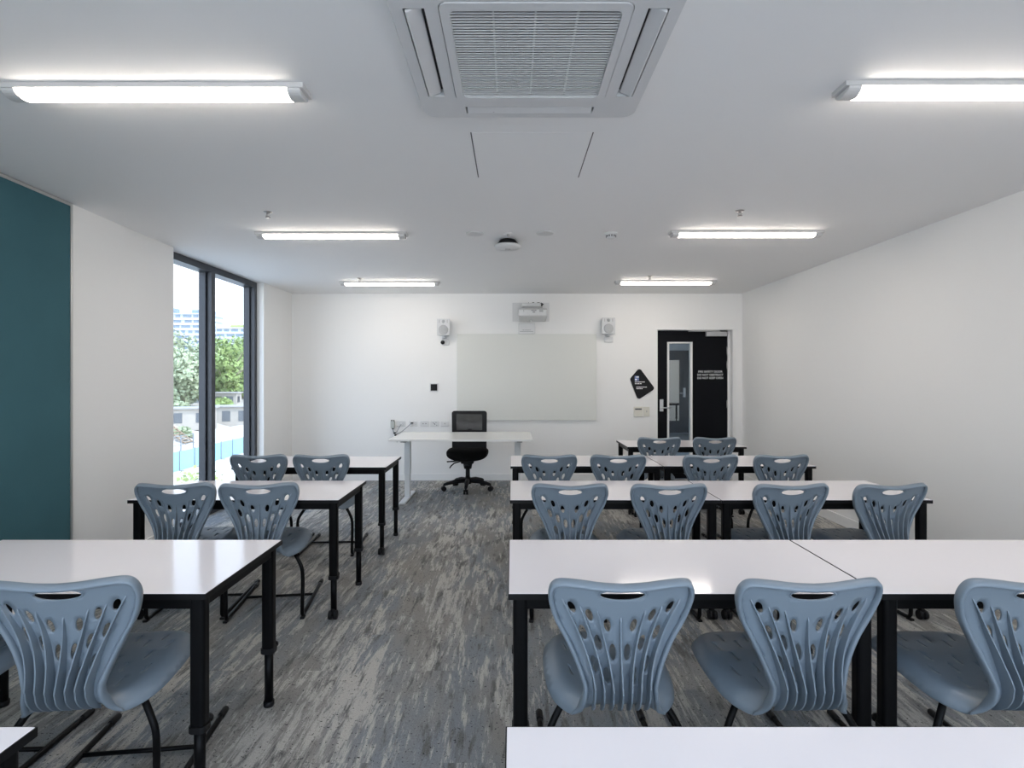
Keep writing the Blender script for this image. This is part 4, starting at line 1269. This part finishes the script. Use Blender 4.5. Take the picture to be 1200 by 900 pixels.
apartment(-235, -181, 330, 10, 8, 39, 'taller pale apartment block behind the trees in the left pane', [(-191, -182, 2.5), (-215, -204, 4)])
b2 = apartment(-178, -128, 335, 9, 4, 31, 'lower pale apartment block behind the trees in the right pane')
MB().box(-16, 2, 1, 5, 27.6, 29.2).build('roof_garden', M['grass'], b2)

# ================================================================== LIGHT FROM OUTSIDE
wd = bpy.data.worlds.new('sky'); scene.world = wd; wd.use_nodes = True
nt = wd.node_tree; bg = nt.nodes['Background']
tc = nt.nodes.new('ShaderNodeTexCoord'); sp3 = nt.nodes.new('ShaderNodeSeparateXYZ'); nt.links.new(tc.outputs['Generated'], sp3.inputs[0])
rmp = nt.nodes.new('ShaderNodeValToRGB')
rmp.color_ramp.elements[0].position = 0.0; rmp.color_ramp.elements[0].color = (0.88, 0.94, 1.0, 1)
rmp.color_ramp.elements[1].position = 0.6; rmp.color_ramp.elements[1].color = (0.46, 0.68, 1.0, 1)
nt.links.new(sp3.outputs['Z'], rmp.inputs[0]); nt.links.new(rmp.outputs[0], bg.inputs['Color'])
dt = nt.nodes.new('ShaderNodeVectorMath'); dt.operation = 'DOT_PRODUCT'; dt.inputs[1].default_value = (.35, -.90, .25)
nt.links.new(tc.outputs['Generated'], dt.inputs[0])
mr = nt.nodes.new('ShaderNodeMapRange'); mr.inputs[1].default_value = -.3; mr.inputs[2].default_value = .9
mr.inputs[3].default_value = 1.7; mr.inputs[4].default_value = 3.5        # sky brightened behind the camera to light the chair backs
nt.links.new(dt.outputs['Value'], mr.inputs[0]); nt.links.new(mr.outputs[0], bg.inputs['Strength'])
sl = bpy.data.lights.new('sun', 'SUN'); sl.energy = 3.0; sl.angle = math.radians(.6); sl.color = (1, .96, .9)
so = bpy.data.objects.new('sun', sl); COL.objects.link(so)
so.rotation_euler = Vector((.75, -.25, 1.0)).to_track_quat('Z', 'Y').to_euler()

# ================================================================== CAMERA
cam = bpy.data.cameras.new('camera'); co = bpy.data.objects.new('camera', cam); COL.objects.link(co)
co.location = (0, 0, CAMH); co.rotation_euler = (PI / 2, 0, 0)
cam.sensor_width = 36; cam.lens = SC / 1200 * 36; cam.shift_y = -7 / 1200; cam.clip_start = .05; cam.clip_end = 2000
scene.camera = co
vs = scene.view_settings
vs.view_transform = 'Standard'; vs.look = 'None'; vs.gamma = 1; vs.exposure = 0.57; vs.use_curve_mapping = False
scene.cycles.use_denoising = True
scene.cycles.max_bounces = 10; scene.cycles.diffuse_bounces = 6; scene.cycles.transparent_max_bounces = 12
scene.cycles.sample_clamp_indirect = 6
scene.cycles.caustics_reflective = False; scene.cycles.caustics_refractive = False
